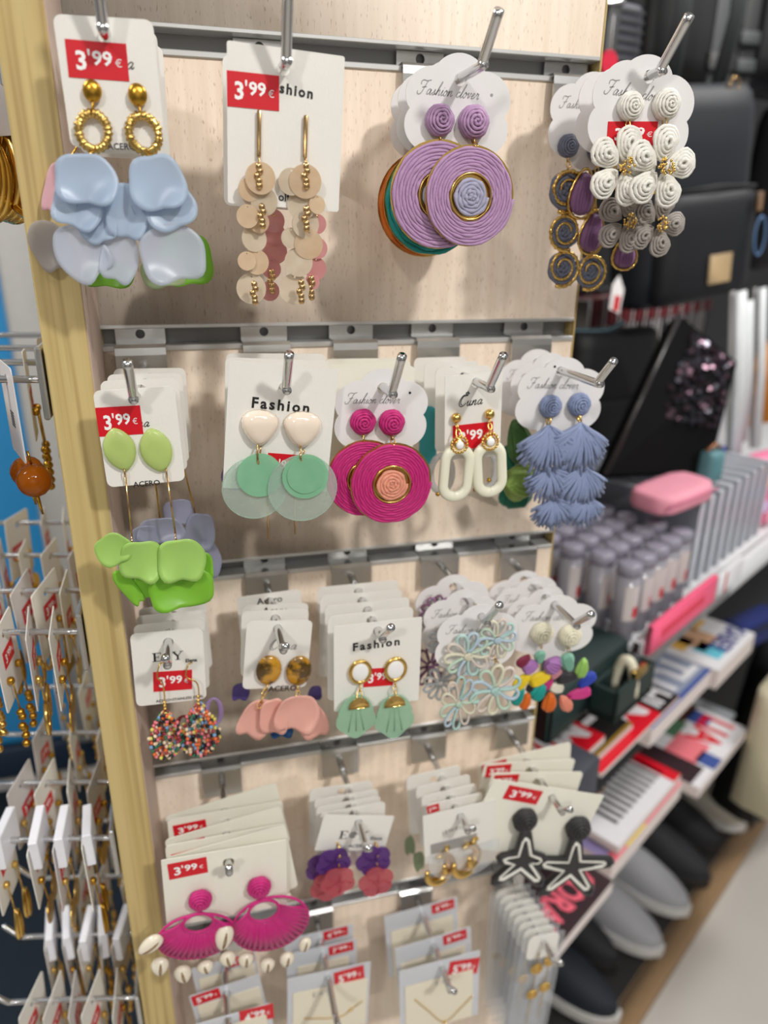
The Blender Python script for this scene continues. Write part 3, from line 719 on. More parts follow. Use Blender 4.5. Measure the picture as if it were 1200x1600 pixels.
MINT = frosted('shell_mint', (172, 222, 188), .25, .25, .15, 120, (146, 208, 168)); CLEARG = frosted('shell_clear', (222, 238, 228), .70, .2, .1, 150); CREAMS = mat('cabochon_cream', (244, 226, 206), .12, var=.05, coat=.6)
g = 'earring cards on the second hook of the second row'
c = Card('white card lettered Fashion with cream cabochons and clear green shell discs, second row', at(444, 606, .408), .0605, .0725, .0125, g, roll=6.5, dx=-.0005, rc=.001)
B2 = c; c.text_px('Fashion', 439, 633, 90, bold=.03, space=1.3, rot=2.0); c.done(); c.sticker_px((418, 707), (470, 711), (416, 745))
def mint_disc(c, cab, big, rb, small, rs, inner, seed, off):
    s = c.sc(*cab); k = c.p(*cab, .002); q = c.p(*big, off); sm = c.p(*small, off + .001)
    mb = MB().add(tube(smooth_path([(k.x, k.y - .001, k.z - 22 * s), (k.x - .001, q.y - .002, k.z - 36 * s), (k.x, q.y - .002, q.z + rb * s * .82), (k.x + .001, q.y, k.z - 30 * s)], 4), .0006, 6))
    e = part(mb, 'earring', GOLDR, c.root)
    mb = MB(); drop(mb, (k.x, k.y, k.z - 2 * s), 62 * s, 58 * s, 180, 0, .5, 0); part(mb, 'cabochon', CREAMS, e)
    mb = MB(); mb.add(prism(circ(q.x, q.z, rb * s, 40), q.y - .0005, q.y + .0004), 0, smooth=False); mb.add(ring(q, rb * s, rb * s, .00045, 40, 5)); part(mb, 'shell_disc', CLEARG, e)
    mb = MB(); mb.add(prism(circ(sm.x, sm.z, rs * s, 34), sm.y - .0011, sm.y - .0005), 0, smooth=False); part(mb, 'shell_disc', MINT, e)
    if inner: mb = MB(); mb.add(prism(circ(sm.x, sm.z + 2 * s, inner * s, 30), sm.y - .0018, sm.y - .0012), 0, smooth=False); part(mb, 'shell_disc', MINT, e)
mint_disc(c, (406, 666), (398, 763), 51, (406, 742), 36, 0, 1, .005); mint_disc(c, (472, 669), (473, 763), 54, (477, 744), 36, 29, 2, .008)
bc = back_cards('cream cabochon earrings', B2, 2, .022, .0605, .0725, .0125, g, '', rolls=[4, 2], dxs=[-.001, .001], names=['white card directly behind the cream cabochon earrings, gold wires below', 'rear white card with a violet disc behind the cream cabochon earrings'])
for xx in (418, 460): mb = MB(); a = bc[0].p(xx, 700, .002); b = bc[0].p(xx + 1, 845 if xx == 418 else 835, .002); mb.add(tube([a, b], .0006, 5)); part(mb, 'earring', GOLDR, bc[0].root)
mb = MB(); q = bc[1].p(368, 745, .003); mb.add(prism(circ(q.x, q.z, .009, 28), -.0035, -.003), 0, smooth=False); part(mb, 'earring', frosted('disc_violet', (150, 120, 176), .2), bc[1].root)

g = 'earring cards on the third hook of the second row'
c = clover('scalloped white card with magenta raffia discs and peach centres, second row', (598, 606), .42, .0590, .0560, .0115, g, roll=2, dx=0)
B3 = c; clover_print(c); c.mb.add(prism(circ(.017, -.003, .0008, 8), c.y - .0001, c.y), 1, smooth=False); c.done()
stud_disc(c, (567, 659), 18, (571, 748), 60, MAGENTA, PEACH, 29, 11, .005); stud_disc(c, (612, 660), 18, (612, 756), 63, MAGENTA, PEACH, 30, 12, .010)
back_cards('magenta raffia discs', B3, 3, .016, .055, .066, .010, g, 'cream blank card', seed=7, mt=CARDC, dxs=[-.003, -.001, .001], rolls=[0, -2, 1])

g = 'earring cards on the fourth hook of the second row'
c = Card('white card with cream oval links on gold ball studs, second row', at(744, 598, .42), .0375, .0535, .0055, g, roll=-2.0, dx=-.0015, rc=.0008)
B4 = c; q = c.p(715, 636); script_text(c.mb, 'Cuna', q.x, q.z, .0031, c.y - .0001, 1, w=.17, rot=R(-3)); c.text_px('ACERO', 740, 704, 30)
c.done(); c.sticker_px((707, 665), (770, 658), (707, 704))
IVORY = mat('ivory_acrylic', (238, 236, 212), .25, var=.03, coat=.3); PEARLW = mat('pearl_white', (244, 243, 240), .3, var=.02)
def oval_link(c, ball, med, ov, w, h, rot):
    s = c.sc(*ball); b = c.p(*ball, .0025); m_ = c.p(*med, .0075); q = c.p(*ov, .0055)
    mb = MB().add(sphere(b, 7.5 * s, n=14, k=8)); link(mb, (b.x, b.y, b.z - 6 * s), (m_.x, m_.y, m_.z + 10 * s), .00045)
    e = part(mb, 'earring', GOLD, c.root)
    cr, sr = math.cos(R(rot)), math.sin(R(rot)); P = []
    for x, z in rrect(-(w / 2 - 8) * s, (w / 2 - 8) * s, -(h / 2 - 8) * s, (h / 2 - 8) * s, (w / 2 - 8.5) * s, 8): P.append((q.x + x * cr + z * sr, q.y, q.z - x * sr + z * cr))
    mb = MB().add(tube(P, 8.2 * s, 8, True, .7)); part(mb, 'oval_link', IVORY, e)
    mb = MB().add(sphere((m_.x, m_.y, m_.z), 9 * s, .0012, 9 * s, 14, 6))
    for k in range(16): a = 2 * PI * k / 16; mb.add(sphere((m_.x + 12 * s * math.cos(a), m_.y, m_.z + 12 * s * math.sin(a)), 2.6 * s, n=7, k=5))
    part(mb, 'sunburst', GOLD, e)
    mb = MB().add(sphere((m_.x, m_.y - .001, m_.z), 6.2 * s, .0015, 6.2 * s, 14, 8)); part(mb, 'pearl', PEARLW, e)
oval_link(c, (713, 653), (718, 695), (713, 739), 54, 90, 5); oval_link(c, (765, 647), (766, 690), (765, 733), 54, 88, -4)
bc = back_cards('cream oval links', B4, 3, .02, .0375, .0545, .0065, g, 'white card', seed=9, dxs=[-.001, -.002, -.003], rolls=[-2, -1, 0],
    names=['white card with clear hoops directly behind the cream oval links', 'third white card on the cream oval hook, with teal pieces', 'rearmost white card on the cream oval hook'])
mb = MB(); 
for xy in ((690, 740), (758, 735)): q = bc[0].p(*xy, .003); mb.add(ring(q, .0075, .0125, .0022, 26, 8))
part(mb, 'earring', frosted('hoop_clear', (222, 222, 222), .4, .2, .15), bc[0].root)
mb = MB()
for xy in ((684, 772), (764, 750), (742, 765)): q = bc[0].p(*xy, .004); mb.add(sphere(q, .0016, n=8, k=6))
part(mb, 'gold_ball', GOLDD, bc[0].root)
mb = MB(); q = bc[1].p(668, 680, .002); mb.add(prism(rrect(q.x - .006, q.x + .006, q.z - .02, q.z + .02, .005), -.004, -.002), 0, smooth=False); part(mb, 'earring', mat('teal_acrylic', (60, 168, 176), .25), bc[1].root)

g = 'earring cards on the right hook of the second row'
c = clover('scalloped white card with tiered blue raffia fans, right hook of the second row', (876, 580), .447, .0660, .0570, .0095, g, roll=3, dx=.0025)
B5 = c; clover_print(c); c.mb.add(prism(circ(-.005, .003, .0009, 8), c.y - .0001, c.y), 1, smooth=False); c.done()
def fan(parent, q, r, spread, mt, seed, rot=0):
    rnd = random.Random(seed); mb = MB(); n = 27
    for lay in range(2):
        for i in range(n):
            u = (i / (n - 1) - .5) * 2; a = u * R(spread) * .5 + rnd.uniform(-.05, .05) + R(rot); L_ = r * (1 - .14 * lay) * (1 - .30 * u * u) * rnd.uniform(.93, 1.04)
            P = []
            for k in range(6):
                t = k / 5; P.append((q.x + L_ * t * math.sin(a) * (1.05 if t > .5 else .95), q.y - .0028 * math.sin(t * 2.4) * (1 + lay) + rnd.uniform(-.0004, .0004), q.z - L_ * t * math.cos(a * .95)))
            mb.add(tube(P, [r * .016, r * .028, r * .034, r * .037, r * .039, r * .028], 5))
    part(mb, 'raffia_fan', mt, parent)
def fan_earring(c, stud, tiers, seed):
    s = c.sc(*stud); b = c.p(*stud, .003); mb = MB(); raffia_ball(b, 15 * s, mb)
    q = c.p(*tiers[0][0], .006); link(mb, (b.x, b.y, b.z - 13 * s), q, .0008, 1)
    t = c.p(*tiers[-1][0], .004); mb.add(tube([q, (t.x, t.y, t.z)], .0009, 5))
    e = part(mb, 'earring', [BLUER, GOLD], c.root)
    for i, (xy, r, sp, rt) in enumerate(tiers): fan(e, c.p(*xy, .0075 - .0018 * i), r * s, sp, BLUER, seed + i, rt)
fan_earring(c, (860, 635), [((857, 664), 74, 124, 4), ((856, 728), 56, 136, 6), ((862, 776), 52, 140, 10)], 71)
fan_earring(c, (905, 632), [((907, 660), 76, 124, -4), ((909, 726), 66, 128, -3), ((914, 772), 52, 136, -8)], 81)
bc = back_cards('blue raffia fans', B5, 2, .018, .0590, .0545, .0095, g, '', 'clover', CLOV, dxs=[.001, .0], rolls=[0, 0], mark=clover_print,
    names=['scalloped card with leaf green raffia drops behind the blue raffia fans', 'rear scalloped card with emerald raffia drops behind the blue fans'])
def plain_drops(c, items, seed):
    mb = MB(); q = c.p(*items[0][0], .003); mb.add(sphere((q.x, q.y, q.z + .012), .0022, n=8, k=6)); mb.add(tube([(q.x, q.y, q.z + .012), q], .0005, 5)); e = part(mb, 'earring', GOLD, c.root)
    for xy, w, h, rt, mt, off in items: tear_drop_plain(e, c.p(*xy, off), w * c.sc(*xy), h * c.sc(*xy), mt, rt)
def tear_drop_plain(parent, q, w, h, mt, rot): mb = MB(); drop(mb, q, w, h, rot, 0, .3, 6); part(mb, 'raffia_drop', mt, parent)
plain_drops(bc[0], [((812, 690), 44, 70, -20, GREEND, .004), ((808, 752), 62, 48, -70, GREENL, .007)], 1)
plain_drops(bc[1], [((796, 712), 40, 44, 30, EMER, .004), ((806, 768), 56, 48, 0, EMER, .004)], 2)

# ================================================================== ROW 3
g = 'earring cards on the left hook of the third row'
c = Card('white card with spiral logo and multicoloured beaded loop earrings, third row left', at(263, 1003, .43), .0445, .0535, .0080, g, roll=1.5, dx=-.0005)
C1 = c; q = c.p(262, 1025); eoy_logo(c.mb, q.x, q.z, 48 * c.sc(262, 1025), c.y - .0001, 1, R(1)); c.text_px('Elena', 299, 1031, 18, bold=.03); c.text_px('ACERO+STAINLESS STEEL', 281, 1091, 74, bold=.02)
c.done(); c.sticker_px((236, 1050), (297, 1046), (243, 1080))
BEADS = [mat('bead_' + n_, cc, .25, var=.05) for n_, cc in (('pink', (232, 120, 130)), ('orange', (226, 108, 50)), ('yellow', (222, 210, 96)), ('blue', (120, 160, 200)), ('black', (30, 30, 30)), ('green', (40, 110, 80)), ('cream', (232, 206, 176)), ('wine', (150, 50, 60)))]
def bead_loops(c, hookt, ctr, w, h, seed):
    s = c.sc(*hookt); a = c.p(*hookt, .002); q = c.p(*ctr, .006); rnd = random.Random(seed)
    mb = MB().add(tube(smooth_path([(a.x + .003, .001, a.z), (a.x, -.003, a.z + .0015), (a.x - .002, -.0055, a.z - .006), (q.x, -.006, a.z - .012), (q.x, -.006, q.z + h * s * .5)], 5), .0005, 6))
    for k in range(4): mb.add(sphere((q.x, -.006, q.z + h * s * (.5 + .075 * k)), .0012, n=8, k=6))
    e = part(mb, 'earring', GOLD, c.root)
    mb = MB()
    for l in range(8):
        sx = (.12 + .125 * l); oy = rnd.uniform(-.003, .003); n = 34
        for i in range(n):
            t = 2 * PI * i / n; r_ = 1 + rnd.uniform(-.1, .1)
            z = math.cos(t); x = math.sin(t) * (1 - .35 * z)
            mb.add(sphere((q.x + x * w / 2 * s * sx * r_ + rnd.uniform(-.0006, .0006), q.y + oy - .002 * math.sin(t * 2 + l), q.z + z * h * s * .5), .0014, n=6, k=4), rnd.choice([0, 0, 1, 1, 2, 3, 4, 4, 5, 6, 6, 7]))
    b = part(mb, 'bead_strands', BEADS, e); b['kind'] = 'stuff'
bead_loops(c, (250, 1040), (261, 1146), 52, 84, 1); bead_loops(c, (295, 1040), (313, 1142), 58, 92, 2)
bc = back_cards('beaded loop earrings', C1, 3, .012, .0445, .0535, .008, g, 'white card', seed=13, dxs=[.001, .002, .003], rolls=[0, 1, -1])
def bead_back(c, xy, mt): mb = MB(); q = c.p(*xy, .003); [mb.add(ring(q, .004 + .001 * k, .011, .0009, 22, 5)) for k in range(3)]; part(mb, 'earring', mt, c.root)
bead_back(bc[0], (288, 1140), BEADS[7]); bead_back(bc[1], (334, 1112), raf('mauve_beads', (168, 140, 190)))

g = 'earring cards on the second hook of the third row'
c = Card('white card with tortoiseshell ovals and peach pink petals, third row', at(434, 982, .43), .0435, .0515, .0058, g, roll=6.5, dx=.0012)
C2 = c; q = c.p(419, 1015); script_text(c.mb, 'Cuna', q.x, q.z, .0036, c.y - .0001, 2, w=.17); c.text_px('ACERO', 441, 1075, 44, bold=.02); c.done()
TORT = mat('tortoiseshell', (196, 142, 38), .12, var=.1, scale=110, c2=(84, 60, 22), coat=.5); PINKS = frosted('petal_peach', (250, 190, 174), .0, .2, .35)
TORTM = mat('tortoise_amber', (210, 96, 20), .15, var=.15, scale=140, c2=(110, 82, 30), coat=.5)
def tort(c, ov, pets, seed):
    s = c.sc(*ov); b = c.p(*ov, .003); q = c.p(*pets[0][0], .007); mb = MB(); link(mb, (b.x, b.y, b.z - 25 * s), (q.x, q.y - .003, q.z + pets[0][2] * .3 * s)); e = part(mb, 'earring', GOLD, c.root)
    mb = MB().add(sphere(b, 20 * s, .0032, 26 * s, 18, 10)); part(mb, 'oval_stud', TORT, e)
    for i, (xy, w, h, off, rt) in enumerate(pets): petal(e, c.p(*xy, off), w * s, h * s, PINKS, rt, cup=.22, seed=seed + i, ripple=.12)
tort(c, (420, 1047), [((402, 1120), 54, 72, .006, 24), ((427, 1118), 44, 66, .009, -8)], 91); tort(c, (467, 1048), [((464, 1112), 68, 66, .011, 14), ((487, 1124), 46, 70, .006, -24)], 97)
bc = back_cards('tortoiseshell oval earrings', C2, 3, [.014, .022, .040], .0455, .0500, .0065, g, '', rolls=[4, 5, -2], dxs=[0, .001, -.001],
    names=['white card directly behind the tortoiseshell ovals, with a blue petal below', 'third white card on the tortoiseshell hook, printed Acero at the top', 'rearmost white card on the tortoiseshell hook, tilted and printed Acero'],
    mark=lambda c, k: (put_text(c.mb, 'Acero', .0, .0022 if k == 1 else .0012, .018, c.y - .0001, 1) if k else None))
petal(bc[0].root, bc[0].p(440, 1140, .003), .016, .012, frosted('petal_blue', (50, 110, 170), .05), seed=3, name='earring')
petal(bc[1].root, bc[1].p(376, 1080, .003), .012, .014, frosted('petal_violet', (108, 92, 168), .1), seed=4, name='earring')
petal(bc[1].root, bc[1].p(492, 1082, .003), .010, .012, frosted('petal_violet', (108, 92, 168), .1), seed=5, name='earring')

g = 'earring cards on the third hook of the third row'
c = Card('white card lettered Fashion with gold-ringed ovals and green glass shells, third row', at(590, 985, .412), .0600, .0655, .0065, g, roll=.5, dx=.0005, rc=.001)
C3 = c; c.text_px('Fashion', 588, 1006, 72, bold=.03, space=1.3, rot=-1); c.done(); c.sticker_px((568, 1045), (615, 1042), (569, 1073))
GLASSG = frosted('glass_green', (190, 224, 198), .34, .25, .1, 120, (166, 210, 178))
def shell_ear(c, ov, sh, cap, seed):
    s = c.sc(*ov); b = c.p(*ov, .0025); q = c.p(*sh, .006); k = c.p(*cap, .0085)
    mb = MB().add(ring(b, 15 * s, 18 * s, 3 * s, 28, 7)); link(mb, (b.x, b.y, b.z - 20 * s), (k.x, k.y, k.z + 10 * s))
    mb.add(prism([(k.x + 16 * s * math.cos(t) , k.z - 6 * s + 18 * s * math.sin(t)) for t in [PI * i / 12 for i in range(13)]], k.y - .0008, k.y), 0); e = part(mb, 'earring', GOLD, c.root)
    mb = MB().add(sphere(b, 13.5 * s, .0016, 16.5 * s, 16, 8)); part(mb, 'oval_stone', PEARLW, e)
    P = []
    for i in range(48):
        a = 2 * PI * i / 48; r = 1 + (.07 * math.cos(5 * (a + PI / 2)) if math.sin(a) < .2 else 0); P.append((q.x + 29 * s * r * math.cos(a) * (1 - .12 * math.sin(a)), q.z + 37 * s * r * math.sin(a)))
    mb = MB().add(prism(P, q.y - .0012, q.y + .0004), 0, smooth=False)
    for d in (-.5, 0, .5): mb.add(tube([(q.x + d * 10 * s, q.y - .0013, q.z + 18 * s), (q.x + d * 24 * s, q.y - .0013, q.z - 26 * s)], .0005, 4))
    part(mb, 'glass_shell', GLASSG, e)
shell_ear(c, (563, 1050), (556, 1118), (561, 1101), 1); shell_ear(c, (618, 1046), (616, 1118), (617, 1098), 2)
back_cards('green glass shell earrings', C3, 4, .0145, .0600, .066, .0065, g, 'white card', seed=15, dxs=[-.001, 0, -.001, 0], rolls=[1, -1, 2, 0])

g = 'earring cards on the fourth hook of the third row'
c = clover('scalloped white card with pastel openwork straw flowers, fourth hook of the third row', (752, 964), .407, .0600, .0560, .0095, g, roll=4, dx=-.001)
C4 = c; clover_print(c); c.done()
PAST = [raf('aqua', (182, 214, 206)), raf('straw', (226, 222, 196)), raf('sky', (188, 208, 220)), raf('blush', (220, 206, 194)), raf('mintpale', (196, 218, 196))]
def open_flower(parent, q, rx, rz, mts, seed, rot=0, n=10, gold=True):
    rnd = random.Random(seed); r = 1.0
    for k in range(n):
        a = 2 * PI * k / n + R(rot); P = []
        for i in range(16):
            t = 2 * PI * i / 16; u = .6 + .42 * math.cos(t); w_ = .19 * math.sin(t) * (.45 + 1.0 * u)
            P.append((q.x + rx * (u * math.cos(a) - w_ * math.sin(a)), q.y - .0008 + .0006 * math.sin(t), q.z + rz * (u * math.sin(a) + w_ * math.cos(a))))
        mb = MB().add(tube(P, rx * .078, 5, True), 0)
        if gold: mb.add(tube([(p[0], p[1] + .0008, p[2]) for p in [(q.x + (x - q.x) * 1.04, y, q.z + (z - q.z) * 1.04) for x, y, z in P]], rx * .022, 4, True), 1)
        part(mb, 'straw_petal', [mts[(k * 3 + seed) % len(mts)], GOLD], parent)
    mb = MB(); raffia_coil((q.x, q.y - .0022, q.z), .0001, rx * .22, mb, 0, 3, 16, dome=.001); part(mb, 'straw_centre', mts[seed % len(mts)], parent)
def flower_pair(c, top, bot, seed, mts=PAST):
    s = c.sc(*top[0]); a = c.p(*top[0], .004); b = c.p(*bot[0], .005); mb = MB(); mb.add(sphere((a.x, a.y, a.z), .002, n=8, k=6)); link(mb, (a.x, a.y, a.z - top[2] * s * .9), (b.x, b.y, b.z + bot[2] * s * .9)); e = part(mb, 'earring', GOLD, c.root)
    open_flower(e, a, top[1] * s, top[2] * s, mts, seed, 8); open_flower(e, b, bot[1] * s, bot[2] * s, mts, seed + 3, 20)
flower_pair(c, ((730, 1023), 34, 35), ((716, 1098), 27, 44), 1); flower_pair(c, ((776, 998), 28, 31), ((773, 1077), 38, 40), 2)
bc = back_cards('pastel straw flowers', C4, 2, .024, .0590, .0555, .0095, g, '', 'clover', CLOV, dxs=[-.004, -.003], rolls=[3, 0], mark=clover_print,
    names=['scalloped card with greyish straw flowers directly behind the pastel flowers', 'rear scalloped card with purple straw flowers behind the pastel flowers'])
GRST = [raf('greystraw', (196, 194, 190)), raf('greyblue', (180, 186, 190))]; PUST = [raf('purplestraw', (150, 104, 140)), raf('purpledark', (120, 78, 108))]
flower_pair(bc[0], ((690, 1000), 22, 24), ((688, 1066), 26, 28), 5, GRST); flower_pair(bc[1], ((681, 956), 24, 26), ((672, 1040), 26, 34), 7, PUST)

g = 'earring cards on the right hook of the third row'
c = clover('scalloped white card with cream studs and rainbow raffia drops, right hook of the third row', (866, 945), .43, .0700, .0540, .0075, g, roll=6, dx=.0035)
C5 = c; clover_print(c); c.mb.add(prism(circ(.021, -.022, .0008, 8), c.y - .0001, c.y), 1, smooth=False); c.done()
def drops(c, stud, items, seed):
    s = c.sc(*stud); b = c.p(*stud, .003); mb = MB(); raffia_ball(b, 15 * s, mb); q = c.p(*items[0][0], .005); link(mb, (b.x, b.y, b.z - 13 * s), (q.x, q.y, q.z + 14 * s), mi=1); e = part(mb, 'earring', [CREAMR, GOLD], c.root)
    for i, (xy, w, h, rt, mt) in enumerate(items): mb = MB(); q = c.p(*xy, .009 - .0007 * (i % 6)); drop(mb, q, w * s, h * s, rt, 0, .5, 4); part(mb, 'raffia_drop', mt, e)
K = {n_: raf('drop_' + n_, cc) for n_, cc in dict(seafoam=(130, 184, 160), mauve=(170, 116, 178), lime=(160, 206, 104), yellow=(236, 206, 20), teal=(10, 160, 150), orange=(232, 114, 20), pink=(206, 50, 130), peach=(244, 152, 126), blue=(30, 60, 170), black=(36, 32, 36), ivory=(232, 226, 206), wine=(130, 24, 60), rose=(196, 130, 140)).items()}
drops(c, (847, 989), [((843, 1026), 19, 20, 180, K['seafoam']), ((827, 1040), 28, 24, 60, K['mauve']), ((815, 1064), 22, 32, 35, K['yellow']), ((810, 1087), 19, 32, 12, K['teal']), ((821, 1095), 19, 28, 5, K['orange']), ((829, 1072), 14, 20, 10, K['black']), ((818, 1032), 18, 24, 40, K['wine'])], 1)
drops(c, (890, 993), [((886, 1034), 24, 30, 155, K['seafoam']), ((861, 1038), 32, 24, -65, K['mauve']), ((909, 1043), 22, 32, 0, K['lime']), ((844, 1059), 24, 36, 62, K['yellow']), ((841, 1080), 26, 28, 20, K['teal']), ((858, 1096), 24, 32, -4, K['orange']), ((883, 1098), 20, 32, -38, K['peach']), ((904, 1083), 22, 38, -100, K['pink']), ((916, 1062), 22, 32, -130, K['blue']), ((884, 1057), 24, 32, 80, K['black']), ((868, 1074), 20, 24, -80, K['ivory']), ((857, 1068), 14, 20, 20, K['pink']), ((868, 1052), 16, 20, 50, K['rose'])], 2)
bc = back_cards('rainbow raffia drops', C5, 3, [.012, .030, .044], .0600, .0510, .0075, g, '', 'clover', CLOV, dxs=[-.002, -.004, -.004], rolls=[4, 3, 0], mark=clover_print,
    names=['scalloped card directly behind the rainbow raffia drops', 'scalloped pinkish card third on the rainbow drop hook', 'rearmost scalloped card on the rainbow drop hook, against the panel'])

# ================================================================== ROW 4
g = 'large earring cards on the left hook of the fourth row'
c = Card('large cream card with magenta raffia fans fringed with cowrie shells, fourth row left', at(357, 1347, .404), .0845, .0610, .0115, g, roll=1.5, dx=-.002, mt=CARDC, rc=.0008, hole=.0040)
D1 = c; c.done(); c.sticker_px((261, 1350), (322, 1338), (265, 1374))
SHL = mat('cowrie', (238, 228, 206), .2, var=.08, scale=90, coat=.4); SHLD = mat('cowrie_slit', (140, 104, 60), .6)
def cowrie(parent, q, w, h, rot):
    mb = MB(); M = Matrix.Translation(q) @ Matrix.Rotation(R(rot), 4, 'Y')
    v, f = sphere((0, 0, 0), w / 2, w * .36, h / 2, 14, 9); v = [(x * (1 + .22 * z / h * 2), y, z) for x, y, z in v]
    mb.add((v, f), 0, M)
    for sd in (-1, 1):
        mb.add(tube([(sd * w * .05 * math.sin(PI * i / 8) + w * .03, -w * .36 * math.sqrt(max(.02, 1 - (2 * i / 8 - 1) ** 2 * .9)), (i / 8 - .5) * h * .84) for i in range(9)], w * .035, 4), 1, M)
    part(mb, 'cowrie_shell', [SHL, SHLD], parent)
def fan_hoop(c, stud, ctr, rx, rz, hole, hx, hz, rot, shells, seed):
    s = c.sc(*stud); b = c.p(*stud, .004); q = c.p(*ctr, .006); ho = c.p(*hole, .006)
    mb = MB(); raffia_ball(b, 16.5 * s, mb); mb.add(sphere((b.x, b.y, b.z - 22 * s), .0012, n=8, k=6), 0); e = part(mb, 'earring', [MAGENTA, GOLD], c.root)
    cr, sr = math.cos(R(rot)), math.sin(R(rot)); OUT = []; INN = []
    n = 56
    for i in range(n):
        a = 2 * PI * i / n; x, z = rx * s * math.cos(a), rz * s * math.sin(a); OUT.append(Vector((q.x + x * cr + z * sr, q.y, q.z - x * sr + z * cr)))
        x, z = hx * s * math.cos(a), hz * s * math.sin(a); INN.append(Vector((ho.x + x * cr + z * sr, ho.y - .0006, ho.z - x * sr + z * cr)))
    mb = MB().add(tube(OUT, .0010, 6, True)).add(tube(INN, .0012, 6, True)); part(mb, 'hoop_frame', MAGENTA, e)
    mb = MB(); rnd = random.Random(seed); m_ = 46
    for k in range(m_):
        t = k / m_; a = R(162) + R(222) * t
        def P(L_, a): i = (a / (2 * PI) * n) % n; i0 = int(i); f_ = i - i0; return L_[i0].lerp(L_[(i0 + 1) % n], f_)
        o_, i_ = P(OUT, a), P(INN, a + rnd.uniform(-.03, .03)); mid = o_.lerp(i_, .5) + Vector((0, -.0012 - rnd.uniform(0, .0008), 0))
        mb.add(tube([i_, mid, o_ + Vector((0, -.0004 + .0012 * (k % 2), 0))], [.0006, .0011 if k % 2 else .0014, .0013 if k % 2 else .0018], 5, flat=.6))
    part(mb, 'raffia_wrap', MAGENTA, e)
    for xy, w, h, rt in shells: cowrie(e, c.p(*xy, .008), w * s, h * s, rt)
fan_hoop(c, (313, 1406), (308, 1463), 60, 46, (310, 1441), 23, 19, 6, [((235, 1476), 26, 44, 55), ((250, 1510), 27, 34, 5), ((286, 1522), 27, 34, -10), ((321, 1511), 26, 24, -15), ((356, 1498), 26, 30, -12), ((350, 1465), 29, 50, 12)], 1)
fan_hoop(c, (405, 1386), (423, 1443), 59, 54, (412, 1422), 23, 21, -4, [((384, 1500), 24, 27, 5), ((417, 1508), 24, 26, 8), ((448, 1499), 24, 28, 12), ((476, 1476), 20, 28, 15)], 2)
bc = back_cards('magenta shell fans', D1, 5, [.008, .014, .026, .038, .05], .0835, .0610, .0115, g, '', mt=CARDC, dxs=[.001, .0, .0, .001, .0], rolls=[-7, .5, -7, 0, -9], seed=17,
    names=['cream card leaning up directly behind the magenta fan card', 'third cream card on the magenta fan hook, with price sticker in view', 'fourth cream card on the magenta fan hook, tilted up to the right', 'fifth cream card on the magenta fan hook, sticker half hidden', 'rearmost cream card on the magenta fan hook, tilted against the panel'])
for k, tx in ((1, "3'99"), (2, "3'99"), (3, "3'99")): bc[k].sticker(-.0265, -.0015 if k != 3 else .0005, .0235, .0105, -R(3), tx)
e = part(MB().add(sphere((.038, -.003, -.034), .003, n=8, k=6)), 'earring', GOLD, bc[1].root)
for k, (x, z) in enumerate(((.0385, -.040), (.0395, -.048), (.0400, -.055), (.0375, -.033))): cowrie(e, Vector((x, -.004, z)), .007, .009, 10 * k)

g = 'small earring cards on the second hook of the fourth row'
c = Card('small white card with spiral logo and purple and red flower drops, fourth row', at(560, 1285, .425), .0560, .0330, .0065, g, roll=14, dx=-.0005, rc=.001)
D2 = c; q = c.p(552, 1304); eoy_logo(c.mb, q.x, q.z, 44 * c.sc(552, 1304), c.y - .0001, 1); c.text_px('Elena', 588, 1309, 18); c.text_px('ACERO', 558, 1321, 28, shear=.2); c.done()
PURF = frosted('flower_purple', (112, 60, 150), .30, .3, .2); REDF = frosted('flower_red', (226, 116, 128), .45, .3, .2)
def acrylic_flower(parent, q, r, mt, seed):
    P = []; n = 60
    for i in range(n): a = 2 * PI * i / n; rr = r * (.82 + .18 * abs(math.cos(2.5 * a + seed)) ** .7); P.append((q.x + rr * math.cos(a), q.z + rr * math.sin(a)))
    mb = MB().add(prism(P, q.y - .0008, q.y + .0008), 0, smooth=False)
    for k in range(5): a = 2 * PI * k / 5; mb.add(tube([(q.x + r * .1 * math.cos(a), q.y - .0012, q.z + r * .1 * math.sin(a)), (q.x + r * .45 * math.cos(a + .3), q.y - .0016, q.z + r * .45 * math.sin(a + .3)), (q.x + r * .75 * math.cos(a), q.y - .001, q.z + r * .75 * math.sin(a))], r * .05, 4))
    part(mb, 'acrylic_flower', mt, parent)
def two_flower(c, hk, up, lo, seed):
    s = c.sc(*hk); a = c.p(*hk, .003); u = c.p(*up, .006); l_ = c.p(*lo, .009); mb = MB().add(tube(smooth_path([(a.x - .003, .001, a.z + .003), (a.x - .001, -.004, a.z + .002), (a.x, -.0055, a.z - .006), (l_.x, -.008, l_.z + .006)], 4), .0008, 6)); mb.add(sphere((a.x, -.006, a.z - .004), .0016, n=8, k=6)); e = part(mb, 'earring', GOLD, c.root)
    acrylic_flower(e, u, 27 * s, PURF, seed); acrylic_flower(e, l_, 27 * s, REDF, seed + .4)
two_flower(c, (531, 1326), (521, 1348), (528, 1378), .2); two_flower(c, (590, 1325), (584, 1345), (588, 1378), .9)
bc = back_cards('purple and red flower drops', D2, 4, [.010, .017, .025, .036], .0510, .058, .0060, g, 'card', seed=19, dxs=[-.002, -.004, -.004, -.006], rolls=[0, 1, 0, 2],
    names=['white glossy card directly behind the purple flower drops', 'third card on the purple flower hook, pale grey', 'fourth card on the purple flower hook, cream with an orange side edge', 'rearmost taller card on the purple flower hook'])
two_flower(bc[0], (512, 1335), (505, 1355), (512, 1385), .5)

